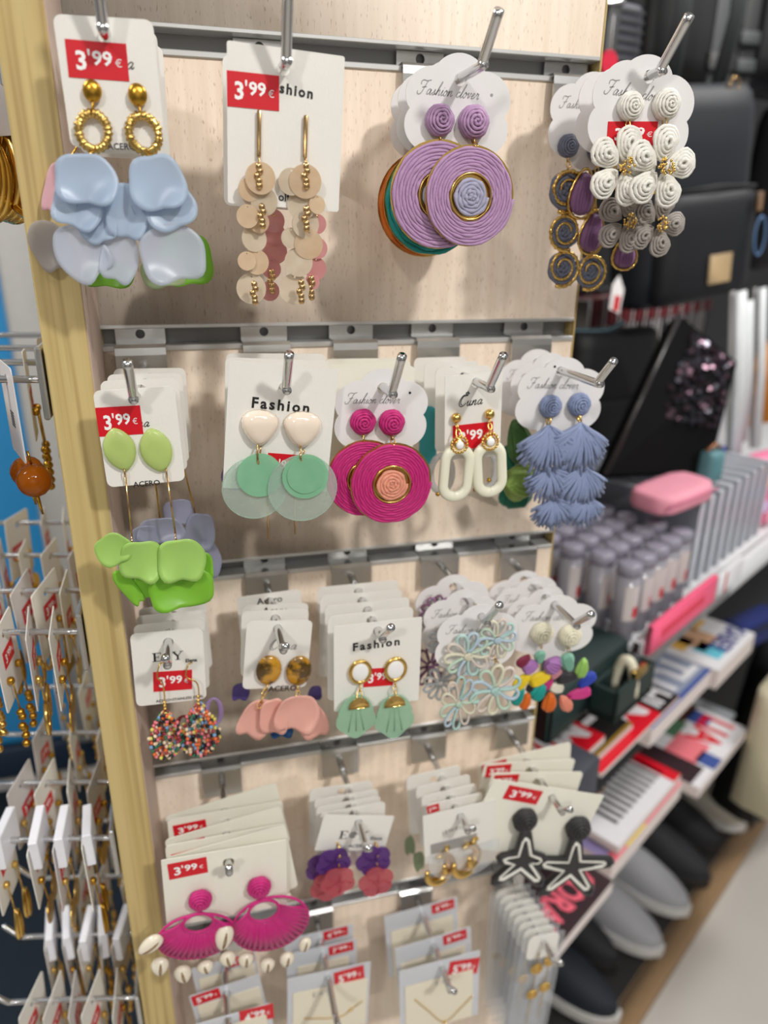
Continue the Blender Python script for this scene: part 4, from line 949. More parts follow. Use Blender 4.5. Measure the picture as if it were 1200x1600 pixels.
g = 'bagged earrings on the third hook of the fourth row'
c = Card('white card with gold hoop earrings in a clear rounded sleeve, fourth row', at(719, 1275, .415), .0590, .0480, .0085, g, roll=-4, dx=-.0005, rc=.0006)
D3 = c; c.text_px('EQY', 682, 1287, 20, shear=.2, rot=-6); c.text_px('JEWEL', 706, 1297, 30, mi=2, space=1.3, rot=-6)
q = c.p(709, 1316); c.mb.add(prism([(q.x - .019, q.z - .006), (q.x + .019, q.z - .006), (q.x + .019, q.z + .004), (q.x - .019, q.z + .004)], c.y - .0003, c.y), 2, smooth=False); c.done()
PVC = frosted('clear_sleeve', (246, 248, 250), .82, .1, .08)
mb = MB(); P = [(-.029, -.026)] + [(.029 * math.cos(t), -.036 - .021 * math.sin(t)) for t in [PI + PI * -i / 16 for i in range(17)]] + [(.029, -.026)]
mb.add(prism(P, -.0064, -.0058), 0, smooth=False); part(mb, 'clear_sleeve', PVC, c.root)
def gold_hoop(c, xy, r, rot, mt=GOLD):
    q = c.p(*xy, .0035); s = c.sc(*xy); M = Matrix.Translation(q) @ Matrix.Rotation(R(rot), 4, 'Z')
    n = 22; mb = MB().add(tube([(r * s * math.cos(t), 0, r * s * math.sin(t)) for t in [R(-200) + R(300) * i / n for i in range(n + 1)]], [r * s * (.12 + .26 * math.sin(PI * i / n)) for i in range(n + 1)], 10), 0, M); part(mb, 'earring', mt, c.root)
gold_hoop(c, (686, 1357), 21, 20); gold_hoop(c, (698, 1342), 17, 60); gold_hoop(c, (727, 1343), 22, 25); gold_hoop(c, (740, 1330), 18, 50)
bc = back_cards('gold hoop earrings', D3, 4, [.010, .020, .031, .044], .0460, .062, .0085, g, 'card', seed=21, dxs=[-.001, -.002, -.003, -.007], rolls=[-4, -4, -5, -4],
    names=['cream card directly behind the gold hoop card, red sticker at its corner', 'third cream card on the gold hoop hook', 'fourth cream card on the gold hoop hook', 'rearmost cream card on the gold hoop hook, printed at the top'])
bc[0].sticker(-.0175, .0035, .010, .0075, R(-5)); 
for k, xy in ((3, (640, 1320)), (1, (655, 1345))): petal(bc[k].root, bc[k].p(*xy, .002), .009, .02, frosted('leaf_sage', (160, 178, 140), .1), seed=k, name='earring')

g = 'large earring cards on the right hook of the fourth row'
c = Card('cream card with black and white raffia starfish earrings, fourth row right', at(862, 1246, .416), .1060, .0660, .0090, g, roll=20.5, dx=-.0055, mt=CARDC, rc=.0008, hole=.0036)
D4 = c; c.done(); c.sticker_px((791, 1226), (844, 1236), (789, 1247))
def starfish(c, stud, sr, ctr, arms, seed):
    s = c.sc(*stud); b = c.p(*stud, .004); q = c.p(*ctr, .0075); mb = MB(); raffia_ball(b, sr * s, mb); t = c.p(*arms[0], .0075); link(mb, b, t, mi=1); e = part(mb, 'earring', [BLACKR, GOLD], c.root)
    A = [c.p(*a, .0075) for a in arms]; P = []; W_ = []; n = len(A)
    for i in range(n):
        a, nx = A[i], A[(i + 1) % n]; u = (a - q).normalized(); per = Vector((-u.z, 0, u.x)); w_ = 5.0 * s
        mid = q + ((a - q).normalized() + (nx - q).normalized()).normalized() * 17 * s
        P += [a - per * w_ * (1 if True else 1), a + u * w_ * .8, a + per * w_, mid] if per.dot(nx - q) > 0 else [a + per * w_, a + u * w_ * .8, a - per * w_, mid]
    mb = MB().add(prism([(p.x, p.z) for p in P], q.y - .001, q.y + .001), 0, smooth=False); mb.add(tube(P, 4.6 * s, 6, True)); part(mb, 'star_body', BLACKR, e)
    mb = MB(); P2 = [q + (p - q) * .80 + Vector((0, -.0016, 0)) for p in P]; mb.add(tube(P2, 2.9 * s, 6, True, .7)); part(mb, 'white_braid', WHITER, e)
    mb = MB(); P3 = [q + (p - q) * .56 + Vector((0, -.0018, 0)) for p in P]; mb.add(prism([(p.x, p.z) for p in P3], q.y - .002, q.y - .0008), 0, smooth=False); part(mb, 'black_core', BLACKR, e)
starfish(c, (820, 1281), 16, (816, 1343), [(821, 1303), (847, 1342), (843, 1378), (774, 1376), (783, 1341)], 1)
starfish(c, (903, 1294), 16, (893, 1353), [(900, 1310), (952, 1346), (920, 1392), (848, 1392), (840, 1346)], 2)
bc = back_cards('black starfish earrings', D4, 3, [.020, .034, .045], .0860, .062, .0090, g, '', mt=CARDC, dxs=[-.004, -.004, -.002], rolls=[12, 9, -3], seed=23,
    names=['second cream card on the starfish hook, an orange bead behind it', 'third cream card on the starfish hook, price sticker in view', 'rearmost cream card on the starfish hook, tilted up to the right'])
for k in (0, 1, 2): bc[k].sticker(-.0290, .0015, .0225, .0115, R(-2))

# ================================================================== ROW 5
CREAMI = mat('card_ivory', (238, 229, 206), .5, var=.02, scale=300, bump=.1, bscale=900)
BAG = frosted('plastic_bag', (236, 239, 244), .22, .15, .12)
def bag(label, hpx, Y, w, h, top, g, roll, price, spx, inner=None, dx=0, loc=None, necklace=None, logo=None):
    c = Card(label, loc if loc is not None else at(*hpx, Y), w, h, top, g, roll=roll, dx=dx, mt=BAG, cat='jewellery bag', name='jewellery_bag', rc=.0006, hole=.003); c.done()
    if spx: c.sticker_px(*spx, price=price)
    if inner:
        x0, x1, z0, z1 = inner; mb = MB().add(prism(rrect(x0, x1, z0, z1, .0012), -.0012, -.0006), 0, smooth=False)
        if logo: eoy_logo(mb, *logo, -.0013, 1)
        part(mb, 'inner_card', [CREAMI, INKG], c.root)
    if necklace:
        P = [c.p(*q, .0020) for q in necklace]; n = MB().add(tube(smooth_path(P, 8), .00045, 5)); n.add(sphere(P[len(P) // 2], .0014, n=8, k=6)); part(n, 'necklace', GOLD, c.root)
    return c
g = 'bagged cards on the left hook of the bottom row'
E1 = bag("clear bag with 4'99 price sticker, bottom row left", (356, 1592), .41, .066, .070, .0040, g, -4, "4'99", ((372, 1580), (425, 1567), (377, 1602)), (-.028, .029, -.064, -.006))
def behind(label, f, dy, w, h, top, roll, price, st, inner, dx=0):
    c = bag(label, None, None, w, h, top, f.root.get('group'), roll, None, None, inner, dx, loc=f.M.translation + Vector((0, dy, 0))); 
    if price: c.sticker(*st, -R(2), price)
    return c
behind("clear bag with 5'99 sticker directly behind the bottom left bag", E1, .022, .056, .07, .0085, -7, "5'99", (-.0155, .0025, .022, .011), (-.024, .026, -.06, -.004))
behind("rear clear bag with a half hidden red sticker at bottom left", E1, .044, .052, .07, .009, -5, "4'99", (.014, .004, .021, .010), (-.022, .024, -.06, -.004))
g = 'bagged necklaces on the second hook of the bottom row'
E2 = bag("clear bag with 5'99 sticker and gold necklace, second hook of the bottom row", (512, 1527), .437, .0715, .075, .0080, g, 2, "5'99", ((520, 1520), (567, 1507), (524, 1542)), (-.0295, .0350, -.066, -.0095), dx=.0015, necklace=[(475, 1592), (528, 1590), (548, 1578), (566, 1564)], logo=(-.005, -.016, .0165))
behind("clear bag with 7'99 sticker behind the second bottom necklace bag", E2, .022, .062, .075, .0095, 0, "7'99", (.0160, .0025, .022, .0105), (-.023, .023, -.06, -.008), dx=-.001)
behind("rear clear bag with 4'99 sticker on the second hook of the bottom row", E2, .036, .062, .075, .0105, -1, "4'99", (.0140, .0045, .022, .0105), (-.023, .023, -.06, -.008), dx=-.001)
g = 'bagged necklaces on the third hook of the bottom row'
E3 = bag("clear bag with 5'99 sticker and V-shaped gold necklace, third hook of the bottom row", (690, 1512), .420, .0725, .080, .0090, g, -2, "5'99", ((699, 1503), (746, 1496), (702, 1526)), (-.0330, .0285, -.07, -.0105), dx=-.0015, necklace=[(648, 1562), (670, 1580), (694, 1597), (720, 1575), (738, 1556)], logo=(.002, -.0155, .0165))
behind("clear bag with 5'99 sticker behind the V-necklace bag", E3, .022, .070, .08, .0095, -5, "5'99", (.0200, .0025, .022, .0115), (-.031, .029, -.07, -.010), dx=0)
behind("rear clear bag with 4'99 sticker on the V-necklace hook", E3, .055, .070, .08, .0095, -4, "4'99", (.0200, .0025, .022, .0115), (-.031, .029, -.07, -.011), dx=-.001)
g = 'long clear packets on the right hook of the bottom row'
def packet(label, loc, roll, flowers):
    c = Card(label, loc, .030, .028, .0085, g, roll=roll, mt=CARD, cat='jewellery packet', name='jewellery_packet', rc=.006, hole=.0028); c.done()
    mb = MB().add(prism(rrect(-.0205, .0215, -.140, .0075, .003), .0012, .0016), 0, smooth=False); part(mb, 'clear_sleeve', PVC, c.root)
    if flowers:
        for x, z, r in flowers:
            mb = MB(); mb.add(tube([(x, -.0012, -.012), (x, -.0012, z)], .00045, 5)); mb.add(tube([(x, -.0012, z), (x, -.0012, z - .04)], .00045, 5)); e = part(mb, 'earring', GOLD, c.root)
            mb = MB()
            for k in range(14): a = 2 * PI * k / 14; mb.add(sphere((x + r * .72 * math.cos(a), -.0022, z + r * .72 * math.sin(a)), r * .27, .0012, r * .27, 7, 5))
            mb.add(sphere((x, -.0024, z), r * .55, .0014, r * .55, 10, 6)); part(mb, 'gold_flower', GOLD, e)
    return c
f0 = at(849, 1471, .420)
packet('long clear packet with gold flower drops, front of the bottom right hook', f0, 3, [(-.003, -.030, .0065), (.0085, -.0235, .0062), (-.003, -.062, .006), (.0085, -.056, .006)])
for k in range(7): packet(f'long clear packet, {ORD[k + 1]} from the front behind the gold flower packet', f0 + Vector((-.0012 * (k + 1), .0075 * (k + 1), 0)), 2 - k * .4, [(-.01, -.05 - .004 * k, .005)] if k % 2 == 0 else None)

# ================================================================== HOOKS
for k, (c, row, yb, lab, kw) in enumerate([
    (A1, 0, .394, 'chrome hook holding the pale blue petal earrings, top row left', dict(tipl=.040, tipa=66)), (A2, 0, .394, 'chrome hook holding the beige shell disc drops, top row', dict(tipl=.040, tipa=62)),
    (A3, 0, .400, 'chrome hook with long upturned tip above the lilac raffia discs', dict(tipl=.025)), (A4, 0, .398, 'chrome hook with upturned tip above the white raffia flowers', dict(tipl=.027)),
    (B1, 1, .398, 'chrome hook holding the lime petal earrings, second row left', dict(tipl=.026, tipa=50)), (B2, 1, .398, 'chrome hook holding the cream cabochon earrings, second row', dict(tipl=.026, tipa=50)),
    (B3, 1, .398, 'chrome hook holding the magenta raffia discs, second row', dict(tipl=.029, tipa=50)), (B4, 1, .398, 'chrome hook holding the cream oval links, second row', dict(tipl=.026, tipa=50)),
    (B5, 1, .398, 'chrome hook reaching far out over the blue raffia fans, second row right', dict(tipl=.020)),
    (C1, 2, .402, 'chrome hook over the beaded loop earrings, third row left', dict(tipl=.014, tipa=40)), (C2, 2, .402, 'chrome hook over the tortoiseshell earrings, third row', dict(tipl=.016, tipa=30)),
    (C3, 2, .400, 'chrome hook in front of the green glass shell card, third row', dict(tipl=.028, tipa=40)), (C4, 2, .398, 'chrome hook over the pastel straw flowers, third row', dict(tipl=.028, tipa=48)), (C5, 2, .398, 'chrome hook over the rainbow raffia drops, third row right', dict(tipl=.024, tipa=42)),
    (D1, 3, .396, 'chrome hook seen end-on above the magenta shell fans, fourth row left', dict(tipl=.014, tipa=45)), (D2, 3, .400, 'chrome hook over the purple flower drops, fourth row', dict(tipl=.012, tipa=30)), (D3, 3, .400, 'chrome hook over the gold hoop card, fourth row', dict(tipl=.014, tipa=40)), (D4, 3, .400, 'chrome hook over the starfish card, fourth row right', dict(tipl=.016, tipa=40)),
    (E1, 4, .40, 'chrome hook over the bagged cards at bottom left', dict(tipl=.012)), (E2, 4, .40, 'chrome hook over the second necklace bag of the bottom row', dict(tipl=.010, tipa=15)), (E3, 4, .40, 'chrome hook over the V-necklace bag, bottom row', dict(tipl=.014, tipa=40))]):
    t = c.M.translation; hook(t.x, t.z + .0006, yb, row, lab, **kw)
hook(f0.x, f0.z + .0006, .400, 4, 'chrome hook over the long clear packets, bottom row right', tipl=.014, tipa=40)

# ================================================================== LEFT SIDE OF THE TOWER
LD = Vector((-.98, .2, 0)).normalized()
def side_hook(Y, z, length, label, tip=True):
    root = tag(empty('side_hook', (-.0775, Y, EYE + z)), label, 'hook', 'wire hooks on the side of the tower')
    MB().add(rbox(-.0035, 0, -.016, .016, -.02, .02, .001), 0, smooth=False).build('bracket', STEEL, root)
    P = [Vector((-.002, 0, 0)), LD * (length * .6), LD * length]
    if tip: P += [LD * length + Vector((-.008, 0, .003)), LD * (length + .022) + Vector((0, 0, .014))]
    MB().add(tube(smooth_path(P, 4), .0021, 8)).build('prong', CHROME, root)
    return root
GREYC = mat('card_back_grey', (214, 208, 206), .5, var=.03)
def side_card(label, Y, z, d, w, h, g, yaw, style, seed, sticker=True, flap=False):
    rnd = random.Random(seed); loc = Vector((-.0775, Y, EYE + z)) + LD * d + Vector((0, 0, -.0012))
    c = Card(label, loc, w, h, .009, g, yaw=90 + yaw, roll=rnd.uniform(-5, 5), pitch=rnd.uniform(-2, 2), mt=CARD if seed % 3 else GREYC, rc=.002, cat='earring card', hole=.003); c.done()
    if sticker: c.sticker(rnd.uniform(-.006, .006), -.014 - rnd.uniform(0, .01), .021, .0125, R(rnd.uniform(-10, 10)))
    if flap:
        mb = MB().add(rbox(-w * .42, w * .42, -.007, -.0008, -.010, .016, .0006), 0, smooth=False); part(mb, 'folded_flap', mat('flap_white', (238, 238, 244), .4), c.root)
    for sx in (-1, 1):
        mb = MB(); x = sx * w * .24; z0 = -h * .52; mb.add(sphere((x, -.002, z0), .0028, n=8, k=6)); mb.add(tube([(x, -.003, z0), (x, -.004, -h + .004)], .0006, 5))
        zz = -h + .006
        if style == 0: mb.add(ring((x, -.004, zz - .011), .008, .011, .0016, 22, 6))
        elif style == 1: drop(mb, (x, -.004, zz - .014), .013, .028, 0, 0, .4, 3)
        elif style == 2:
            for k in range(6): mb.add(tube([(x + (k - 2.5) * .001, -.004, zz), (x + (k - 2.5) * .0034, -.004, zz - .026)], .0008, 4))
        elif style == 3:
            for k in range(6): mb.add(sphere((x + .002 * math.sin(k * 2.3), -.004, zz - .004 - .0048 * k), .0028, n=7, k=5))
        else: mb.add(prism(circ(x, zz - .010, .010, 20), -.0045, -.0035), 0, smooth=False)
        part(mb, 'earring', GOLDD if seed % 2 else GOLD, c.root)
    return c
rows = [(-.078, 'upper'), (-.24, 'middle'), (-.41, 'lower'), (-.575, 'bottom')]
nth = ['nearest', 'second', 'third', 'fourth']; seed = 100
for z, rn in rows:
    for i, Y in enumerate((.448, .508, .572, .645)):
        L_ = .092 if rn == 'upper' else .098
        side_hook(Y, z, L_, f'wire hook pointing left from the tower side, {rn} row, {nth[i]} from the oak board edge')
        n = {'upper': 2, 'middle': 5, 'lower': 4, 'bottom': 5}[rn]; n = n if i < 2 else n - 1
        for k in range(n):
            seed += 1; rnd = random.Random(seed); d = .021 + k * (.078 / max(n, 2)) + rnd.uniform(0, .004)
            st = rnd.choice([0, 1, 2, 3, 4]); fl = rn == 'lower' and i == 0 or rn == 'bottom' and i == 1
            if rn == 'upper' and i == 0: continue
            kind = ['gold hoop', 'gold leaf', 'gold fringe', 'gold bead', 'gold disc'][st]
            side_card(f'edge-on card with {kind} drops, {rn} side row, {nth[i]} hook, {ORD[k] if k else "first"} from the board', Y, z, d, .042, .056, f'earring cards on the {rn} hooks of the tower side', rnd.uniform(-14, 10), st, seed, True, fl)
# upper side hook, nearest: two cards with amber beads and gold hoops
AMB = frosted('amber_bead', (196, 112, 10), .12, .35, .05, 60, (150, 70, 4))
def side_special(label, d, z0, yaw, gold):
    c = Card(label, Vector((-.0775, .448, EYE - .078)) + LD * d, .042, .054, .009, 'earring cards on the upper hooks of the tower side', yaw=90 + yaw, mt=GREYC, rc=.003); 
    for k in range(6): c.mb.add(prism([(-.006, -.018 - k * .0016), (.004, -.018 - k * .0016), (.004, -.019 - k * .0016), (-.006, -.019 - k * .0016)], .0003, .00045), 1, smooth=False)
    c.done()
    if gold:
        for x in (-.009, .009): mb = MB(); mb.add(ring((x, -.004, -.062), .010, .014, .0022, 24, 8)); mb.add(sphere((x, -.004, -.060), .005, .004, .009, 10, 7)); mb.add(tube([(x, -.003, -.040), (x, -.004, -.052)], .0008, 5)); part(mb, 'earring', GOLDD, c.root)
    else:
        for x in (-.010, .010):
            mb = MB().add(tube([(x, -.003, -.040), (x, -.004, -.048)], .0008, 5)); mb.add(tube([(x, -.004, -.066), (x + .002, -.006, -.080)], [.0016, .0006], 6)); e = part(mb, 'earring', GOLDD, c.root)
            mb = MB().add(sphere((x, -.004, -.058), .0098, .0098, .0098, 14, 10)); part(mb, 'amber_bead', AMB, e)
side_special('grey backed card with amber bead earrings beside the oak board', .024, 0, 20, False)
c = side_special('card with gold oval drops next to the amber bead card at left edge', .052, 0, 20, True)
c = Card('white card with red price sticker at the left edge beside the amber beads', Vector((-.0775, .448, EYE - .078)) + LD * .078, .045, .056, .009, 'earring cards on the upper hooks of the tower side', yaw=34, mt=CARD, rc=.003); c.done(); c.sticker(.006, -.020, .024, .015)
for x in (-.008, .010): mb = MB(); mb.add(ring((x, -.004, -.062), .011, .015, .0022, 24, 8)); mb.add(ring((x, -.005, -.060), .006, .010, .0018, 20, 6)); part(mb, 'earring', GOLDD, c.root)
# gold hoops at the top left
side_hook(.468, .088, .075, 'wire hook at the top of the tower side holding big gold hoops', True)
def big_hoops(label, d, yaw, seed):
    c = Card(label, Vector((-.0775, .468, EYE + .088)) + LD * d, .05, .05, .009, 'big gold hoops at the top left', yaw=90 + yaw, mt=GREYC, rc=.003); c.done()
    for k, x in enumerate((-.012, .012)):
        mb = MB()
        for j in range(3): mb.add(ring((x, -.004 - .004 * j, -.056 - .002 * j), .019 - .0012 * j, .024 - .001 * j, .0026, 34, 9))
        part(mb, 'hoop_earring', GOLD, c.root)
big_hoops('card with bundles of big gold hoops beside the oak board, top left', .012, 48, 1); big_hoops('card with a second bundle of gold hoops at the left picture edge', .040, 50, 2)
# things beyond the tower at left
cab = tag(empty('blue_cabinet', (-.935, 1.75, 0)), 'tall glossy blue cabinet standing beyond the jewellery at left', 'cabinet')
MB().add(rbox(-.6, .568, 0, .5, .105, 1.62, .01)).build('door', mat('cabinet_blue', (66, 170, 236), .3, var=.05, scale=3), cab)
MB().add(rbox(-.6, .70, -.005, .5, 0, .10, .01)).build('plinth', mat('cabinet_navy', (24, 44, 66), .5), cab)
MB().add(rbox(.57, .70, -.03, .5, .105, 1.62, .004)).build('white_side_strip', mat('cabinet_white', (222, 220, 214), .4), cab)
MB().add(rbox(.40, .42, -.035, 0, .55, .75, .006)).build('handle', STEEL, cab)
mt_ = tag(MB().add(rbox(-1.8, .35, .55, 1.7, .0005, .012, .004)).build('floor_mat', mat('mat_navy', (34, 48, 62), .8, var=.15, scale=40)), 'dark blue grey mat on the floor at lower left', 'mat')

# ================================================================== SHOP SHELVING AT RIGHT
GO = Vector((.491, .668, 0)); GD = Vector((.852, .523, 0)).normalized(); GP = Vector((-GD.y, GD.x, 0)); GA = math.atan2(GD.y, GD.x)
def gm(s, t, z, rz=0): return Matrix.Translation(GO + GD * s + GP * t + Vector((0, 0, z))) @ Matrix.Rotation(GA + R(rz), 4, 'Z')
def g_of(p): d = Vector((p.x, p.y, 0)) - GO; return d.dot(GD), d.dot(GP)
shz = EYE - .46
unit = tag(empty('shelving_unit', gm(0, 0, 0)), 'white shop shelving unit behind the earring tower, with a pink price strip', 'shelving')
WSH = mat('shelf_white', (226, 226, 228), .4, var=.02); BKP = mat('back_panel_dark', (16, 16, 19), .7)
MB().add(rbox(-.006, 1.9, .0, .46, shz - .03, shz, .002)).build('shelf', WSH, unit)
MB().add(rbox(-.20, -.0065, .145, .46, shz - .03, shz, .002)).build('shelf', WSH, unit)
MB().add(rbox(-.006, 1.9, -.012, -.0, shz - .034, shz + .012, .002)).build('shelf_edge', WSH, unit)
MB().add(rbox(-.20, 1.9, .46, .50, 0, 2.2, .002)).build('back_panel', BKP, unit)
MB().add(rbox(-.10, 1.9, .02, .46, 0, .035, .003)).build('plinth', mat('plinth_dark', (30, 28, 28), .6), unit)
MB().add(rbox(-.10, 1.9, -.022, .02, 0, .035, .003)).build('plinth_edge', mat('plinth_wood', (160, 128, 92), .5, var=.1), unit)
mb = MB().add(rbox(.0, .20, -.020, -.0125, shz - .006, shz + .034, .001)); [mb.add(rbox(.03 + .012 * k, .038 + .012 * k, -.0204, -.0199, shz + .008, shz + .020, .0001), 1, smooth=False) for k in range(11)]
mb.build('price_strip', [mat('strip_pink', (250, 96, 134), .4), mat('strip_print', (226, 60, 84), .5)], unit)
mb = MB().add(rbox(.205, .30, -.020, -.0125, shz - .006, shz + .030, .001)); put_text(mb, '1', .235, shz + .012, .008, -.0202, 1, bold=.05)
mb.build('price_strip', [WSH, RED], unit)
# tubes with lids, rows on the shelf
TUBE = frosted('tube_clear', (188, 186, 196), .25, .2, .12); LID = frosted('lid_lavender', (176, 172, 188), .12, .25, .12); TDK = mat('tube_inside', (66, 60, 66), .5)
LABW = mat('tube_label', (216, 206, 204), .5)
tb = MB(); r = .0145
tb.add(tube([(0, 0, 0), (0, 0, .086)], r, 14)); ld = MB().add(tube([(0, 0, .086), (0, 0, .0875), (0, 0, .100), (0, 0, .102)], [r * .8, r * 1.04, r * 1.04, r * .8], 14))
lb = MB()
A_ = [R(-90 + a) for a in range(-60, 61, 15)]
lb.add(([((r + .0004) * math.cos(a), (r + .0004) * math.sin(a), z) for z in (.03, .076) for a in A_], [(i, i + 1, i + 10, i + 9) for i in range(8)]), 0)
lb.add(([((r + .0008) * math.cos(a), (r + .0008) * math.sin(a), z) for z in (.034, .048) for a in A_[3:6]], [(i, i + 1, i + 4, i + 3) for i in range(2)]), 1)
proto = None; cnt = 0
for row in range(8):
    for col in range(10):
        s_ = -.175 + col * .0365 + (row % 2) * .006; t_ = .022 + row * .0385
        if s_ < -.02 and t_ < .15: continue
        cnt += 1; M = gm(s_, t_, shz + .0003, random.Random(cnt).uniform(-12, 12))
        lab = 'clear tube with lavender lid and white label standing in rows on the shelf'
        if proto is None:
            root = empty('lidded_tube', M); body = tb.build('tube', TUBE, root); lid = ld.build('lid', LID, root); lbl = lb.build('label', [LABW, RED], root); proto = (root, body, lid, lbl)
        else:
            root = proto[0].copy(); COL.objects.link(root); root.matrix_basis = M
            for ch in proto[1:]: q = ch.copy(); COL.objects.link(q); q.parent = root
        tag(root, lab, 'tube', 'lidded tubes on the shelf')
# flat clear boxes
fb = MB().add(rbox(-.0085, .0085, -.11, .11, 0, .128, .001)); ib = MB().add(rbox(-.0088, .0088, -.09, -.02, .02, .05, .0008))
FB = frosted('flat_box_clear', (228, 232, 240), .08, .25, .12)
for k in range(9):
    root = empty('flat_box', gm(.208 + k * .034, .128, shz + .0003, 0)); fb.build('case', FB, root); ib.build('insert', mat('insert_mauve', (170, 150, 166), .5), root)
    tag(root, f'flat clear plastic box standing on the shelf past the tubes, {ORD[k] if k else "first"} from the tubes', 'box', 'flat clear boxes on the shelf')
# dark green display case with a watch, and dark rack side
grn = mat('case_green', (24, 46, 44), .5, var=.1)
cs = tag(empty('display_case', gm(0, 0, 0)), 'dark green display case holding a pale strap, right of the rainbow raffia drops', 'display case')
mb = MB(); z0, z1 = shz - .042, shz - .001; x0, x1, y0, y1 = -.105, -.012, -.034, -.001
for q in (rbox(x0, x1, y0, y0 + .005, z0, z1, .001), rbox(x0, x0 + .005, y0, -.001, z0, z1, .001), rbox(x1 - .005, x1, y0, -.001, z0, z1, .001), rbox(x0, x1, y0, -.001, z0, shz - .03, .001), rbox(x0, x1, -.006, -.001, z0, z1, .001)): mb.add(q, smooth=False)
mb.build('case', grn, cs)
MB().add(rbox(-.185, -.012, .0, .14, shz - .045, shz + .016, .004)).build('rear_ledge', grn, cs)
wt = tag(empty('strap_bracelet', gm(-.055, -.018, shz - .0285)), 'cream and black strap bracelet with a gold clasp in the green case', 'bracelet')
MB().add(tube([(.0, .012 * math.cos(t), .042 * math.sin(t)) for t in [PI * i / 14 for i in range(15)]], .006, 8)).build('strap', mat('strap_cream', (226, 220, 196), .4), wt)
MB().add(tube([(.014, .011 * math.cos(t), .040 * math.sin(t)) for t in [PI * i / 14 for i in range(15)]], .005, 8)).build('strap', mat('strap_black', (34, 38, 44), .4), wt)
MB().add(rbox(-.008, .020, -.017, -.008, .024, .036, .002)).build('clasp', GOLD, wt)
rk = tag(empty('magazine_rack', gm(0, 0, 0)), 'dark grey magazine rack below the shelf', 'rack')
MB().add(rbox(-.21, -.150, -.045, -.005, shz - .13, shz - .05, .003)).build('rack_side', mat('rack_grey', (62, 64, 74), .5), rk)
MB().add(rbox(-.16, 1.0, .02, .30, EYE - .70, EYE - .69, .003)).build('rack_shelf', mat('rack_dark', (36, 38, 42), .5), rk)
MB().add(rbox(-.20, .52, .0, .22, EYE - .832, EYE - .8245, .003)).build('rack_shelf', mat('rack_steel', (176, 180, 184), .4), rk)
# magazines; masthead towards the aisle, cover up
PAGE = mat('pages', (236, 224, 220), .6, var=.06, scale=200, stretch=(1, 1, 30))
def magazine(label, corner, z, w, l, th, base, blocks, texts, tilt=0, rz=0):
    """corner = photo pixel of the far aisle-side corner of the cover at height z"""
    P = atz(*corner, z); s_, t_ = g_of(P)
    M = gm(s_, t_, z, rz) @ Matrix.Rotation(R(tilt), 4, 'X')
    root = empty('magazine', M); tag(root, label, 'magazine', 'magazines on the rack')
    MB().add(box(-w, 0, 0, l, -th, -.0006), smooth=False).build('pages', PAGE, root)
    cols = [base]; mb = MB().add(box(-w, 0, 0, l, -.0006, 0), 0, smooth=False)
    for a0, a1, b0, b1, cm in blocks:      # a along masthead (0..1 from its first letter), b down the page
        if cm not in cols: cols.append(cm)
        mb.add(([(-a0 * w, b0 * l, .0003), (-a0 * w, b1 * l, .0003), (-a1 * w, b1 * l, .0003), (-a1 * w, b0 * l, .0003)], [(0, 1, 2, 3)]), cols.index(cm), smooth=False)
    for tx, a, b, tw, thh, cm in texts:
        if cm not in cols: cols.append(cm)
        v, f, w0, h0 = text_mesh(tx, .03)
        mb.add(([(-(a * w + x / w0 * tw * w), b * l - y / h0 * thh * l, .0006) for x, y in v], f), cols.index(cm), smooth=False)
    mb.build('cover', cols, root); return root
def pm(n_, c_): return mat('print_' + n_, c_, .35, var=.06, scale=60)
pw, pr, pb, pk, ps = pm('cover_white', (236, 234, 236), ), pm('cover_red', (224, 24, 44)), pm('cover_blue', (70, 92, 160)), pm('cover_black', (34, 32, 32)), pm('cover_skin', (222, 176, 140))
pg, pl, py_, pp, pc, pbr = pm('cover_grey', (150, 158, 178)), pm('cover_lilac', (176, 164, 214)), pm('cover_yellow', (244, 214, 70)), pm('cover_pink', (246, 130, 140)), pm('cover_cyan', (110, 200, 220)), pm('cover_brown', (96, 66, 54))
porg = pm('cover_orange', (240, 186, 90)); pnav = pm('cover_navy', (50, 56, 130)); pgold = pm('cover_gold', (156, 122, 40)); pdp = pm('cover_plum', (58, 40, 44))
ZU = EYE - .64; ZL = EYE - .80
magazine('white magazine with navy masthead and orange picture, farthest on the rack', (1180, 990), ZU, .165, .26, .035, pw, [(.35, .75, .15, .45, ps), (.55, .8, .05, .22, pc), (.6, .9, .25, .42, porg), (.1, .4, .3, .55, porg)], [('SABER', .04, .17, .62, .13, pnav)])
magazine('blue grey magazine with pale TUP masthead, second on the rack', (1112, 1046), ZU + .012, .21, .27, .03, pg, [(0, 1, 0, .03, pb), (0, 1, .55, 1, pm('cover_slate', (110, 124, 140)))], [('TUP', .04, .26, .62, .20, pw)])
magazine('red and white magazine with black top panel, nearest the aisle', (1062, 1087), ZU + .021, .23, .27, .007, pr, [(0, .26, 0, .4, pk), (.28, 1, .02, .3, pr)], [('HI', .03, .2, .19, .17, pw), ('MIA', .29, .30, .68, .25, pw)])
magazine('black magazine with white lettering between two red ones', (988, 1130), ZU + .034, .19, .26, .010, pk, [(0, .9, .0, .02, pgold), (.1, .9, .45, .9, pg)], [('HIEI', .04, .27, .8, .20, pw), ('+', .02, .4, .1, .1, pgold)])
magazine('red magazine with white letter at its top, nearest the tower', (946, 1149), ZU + .048, .20, .26, .010, pr, [(.5, .95, .3, .8, pp), (.0, .5, .4, .9, pg)], [('MIA', .05, .27, .6, .22, pw)])
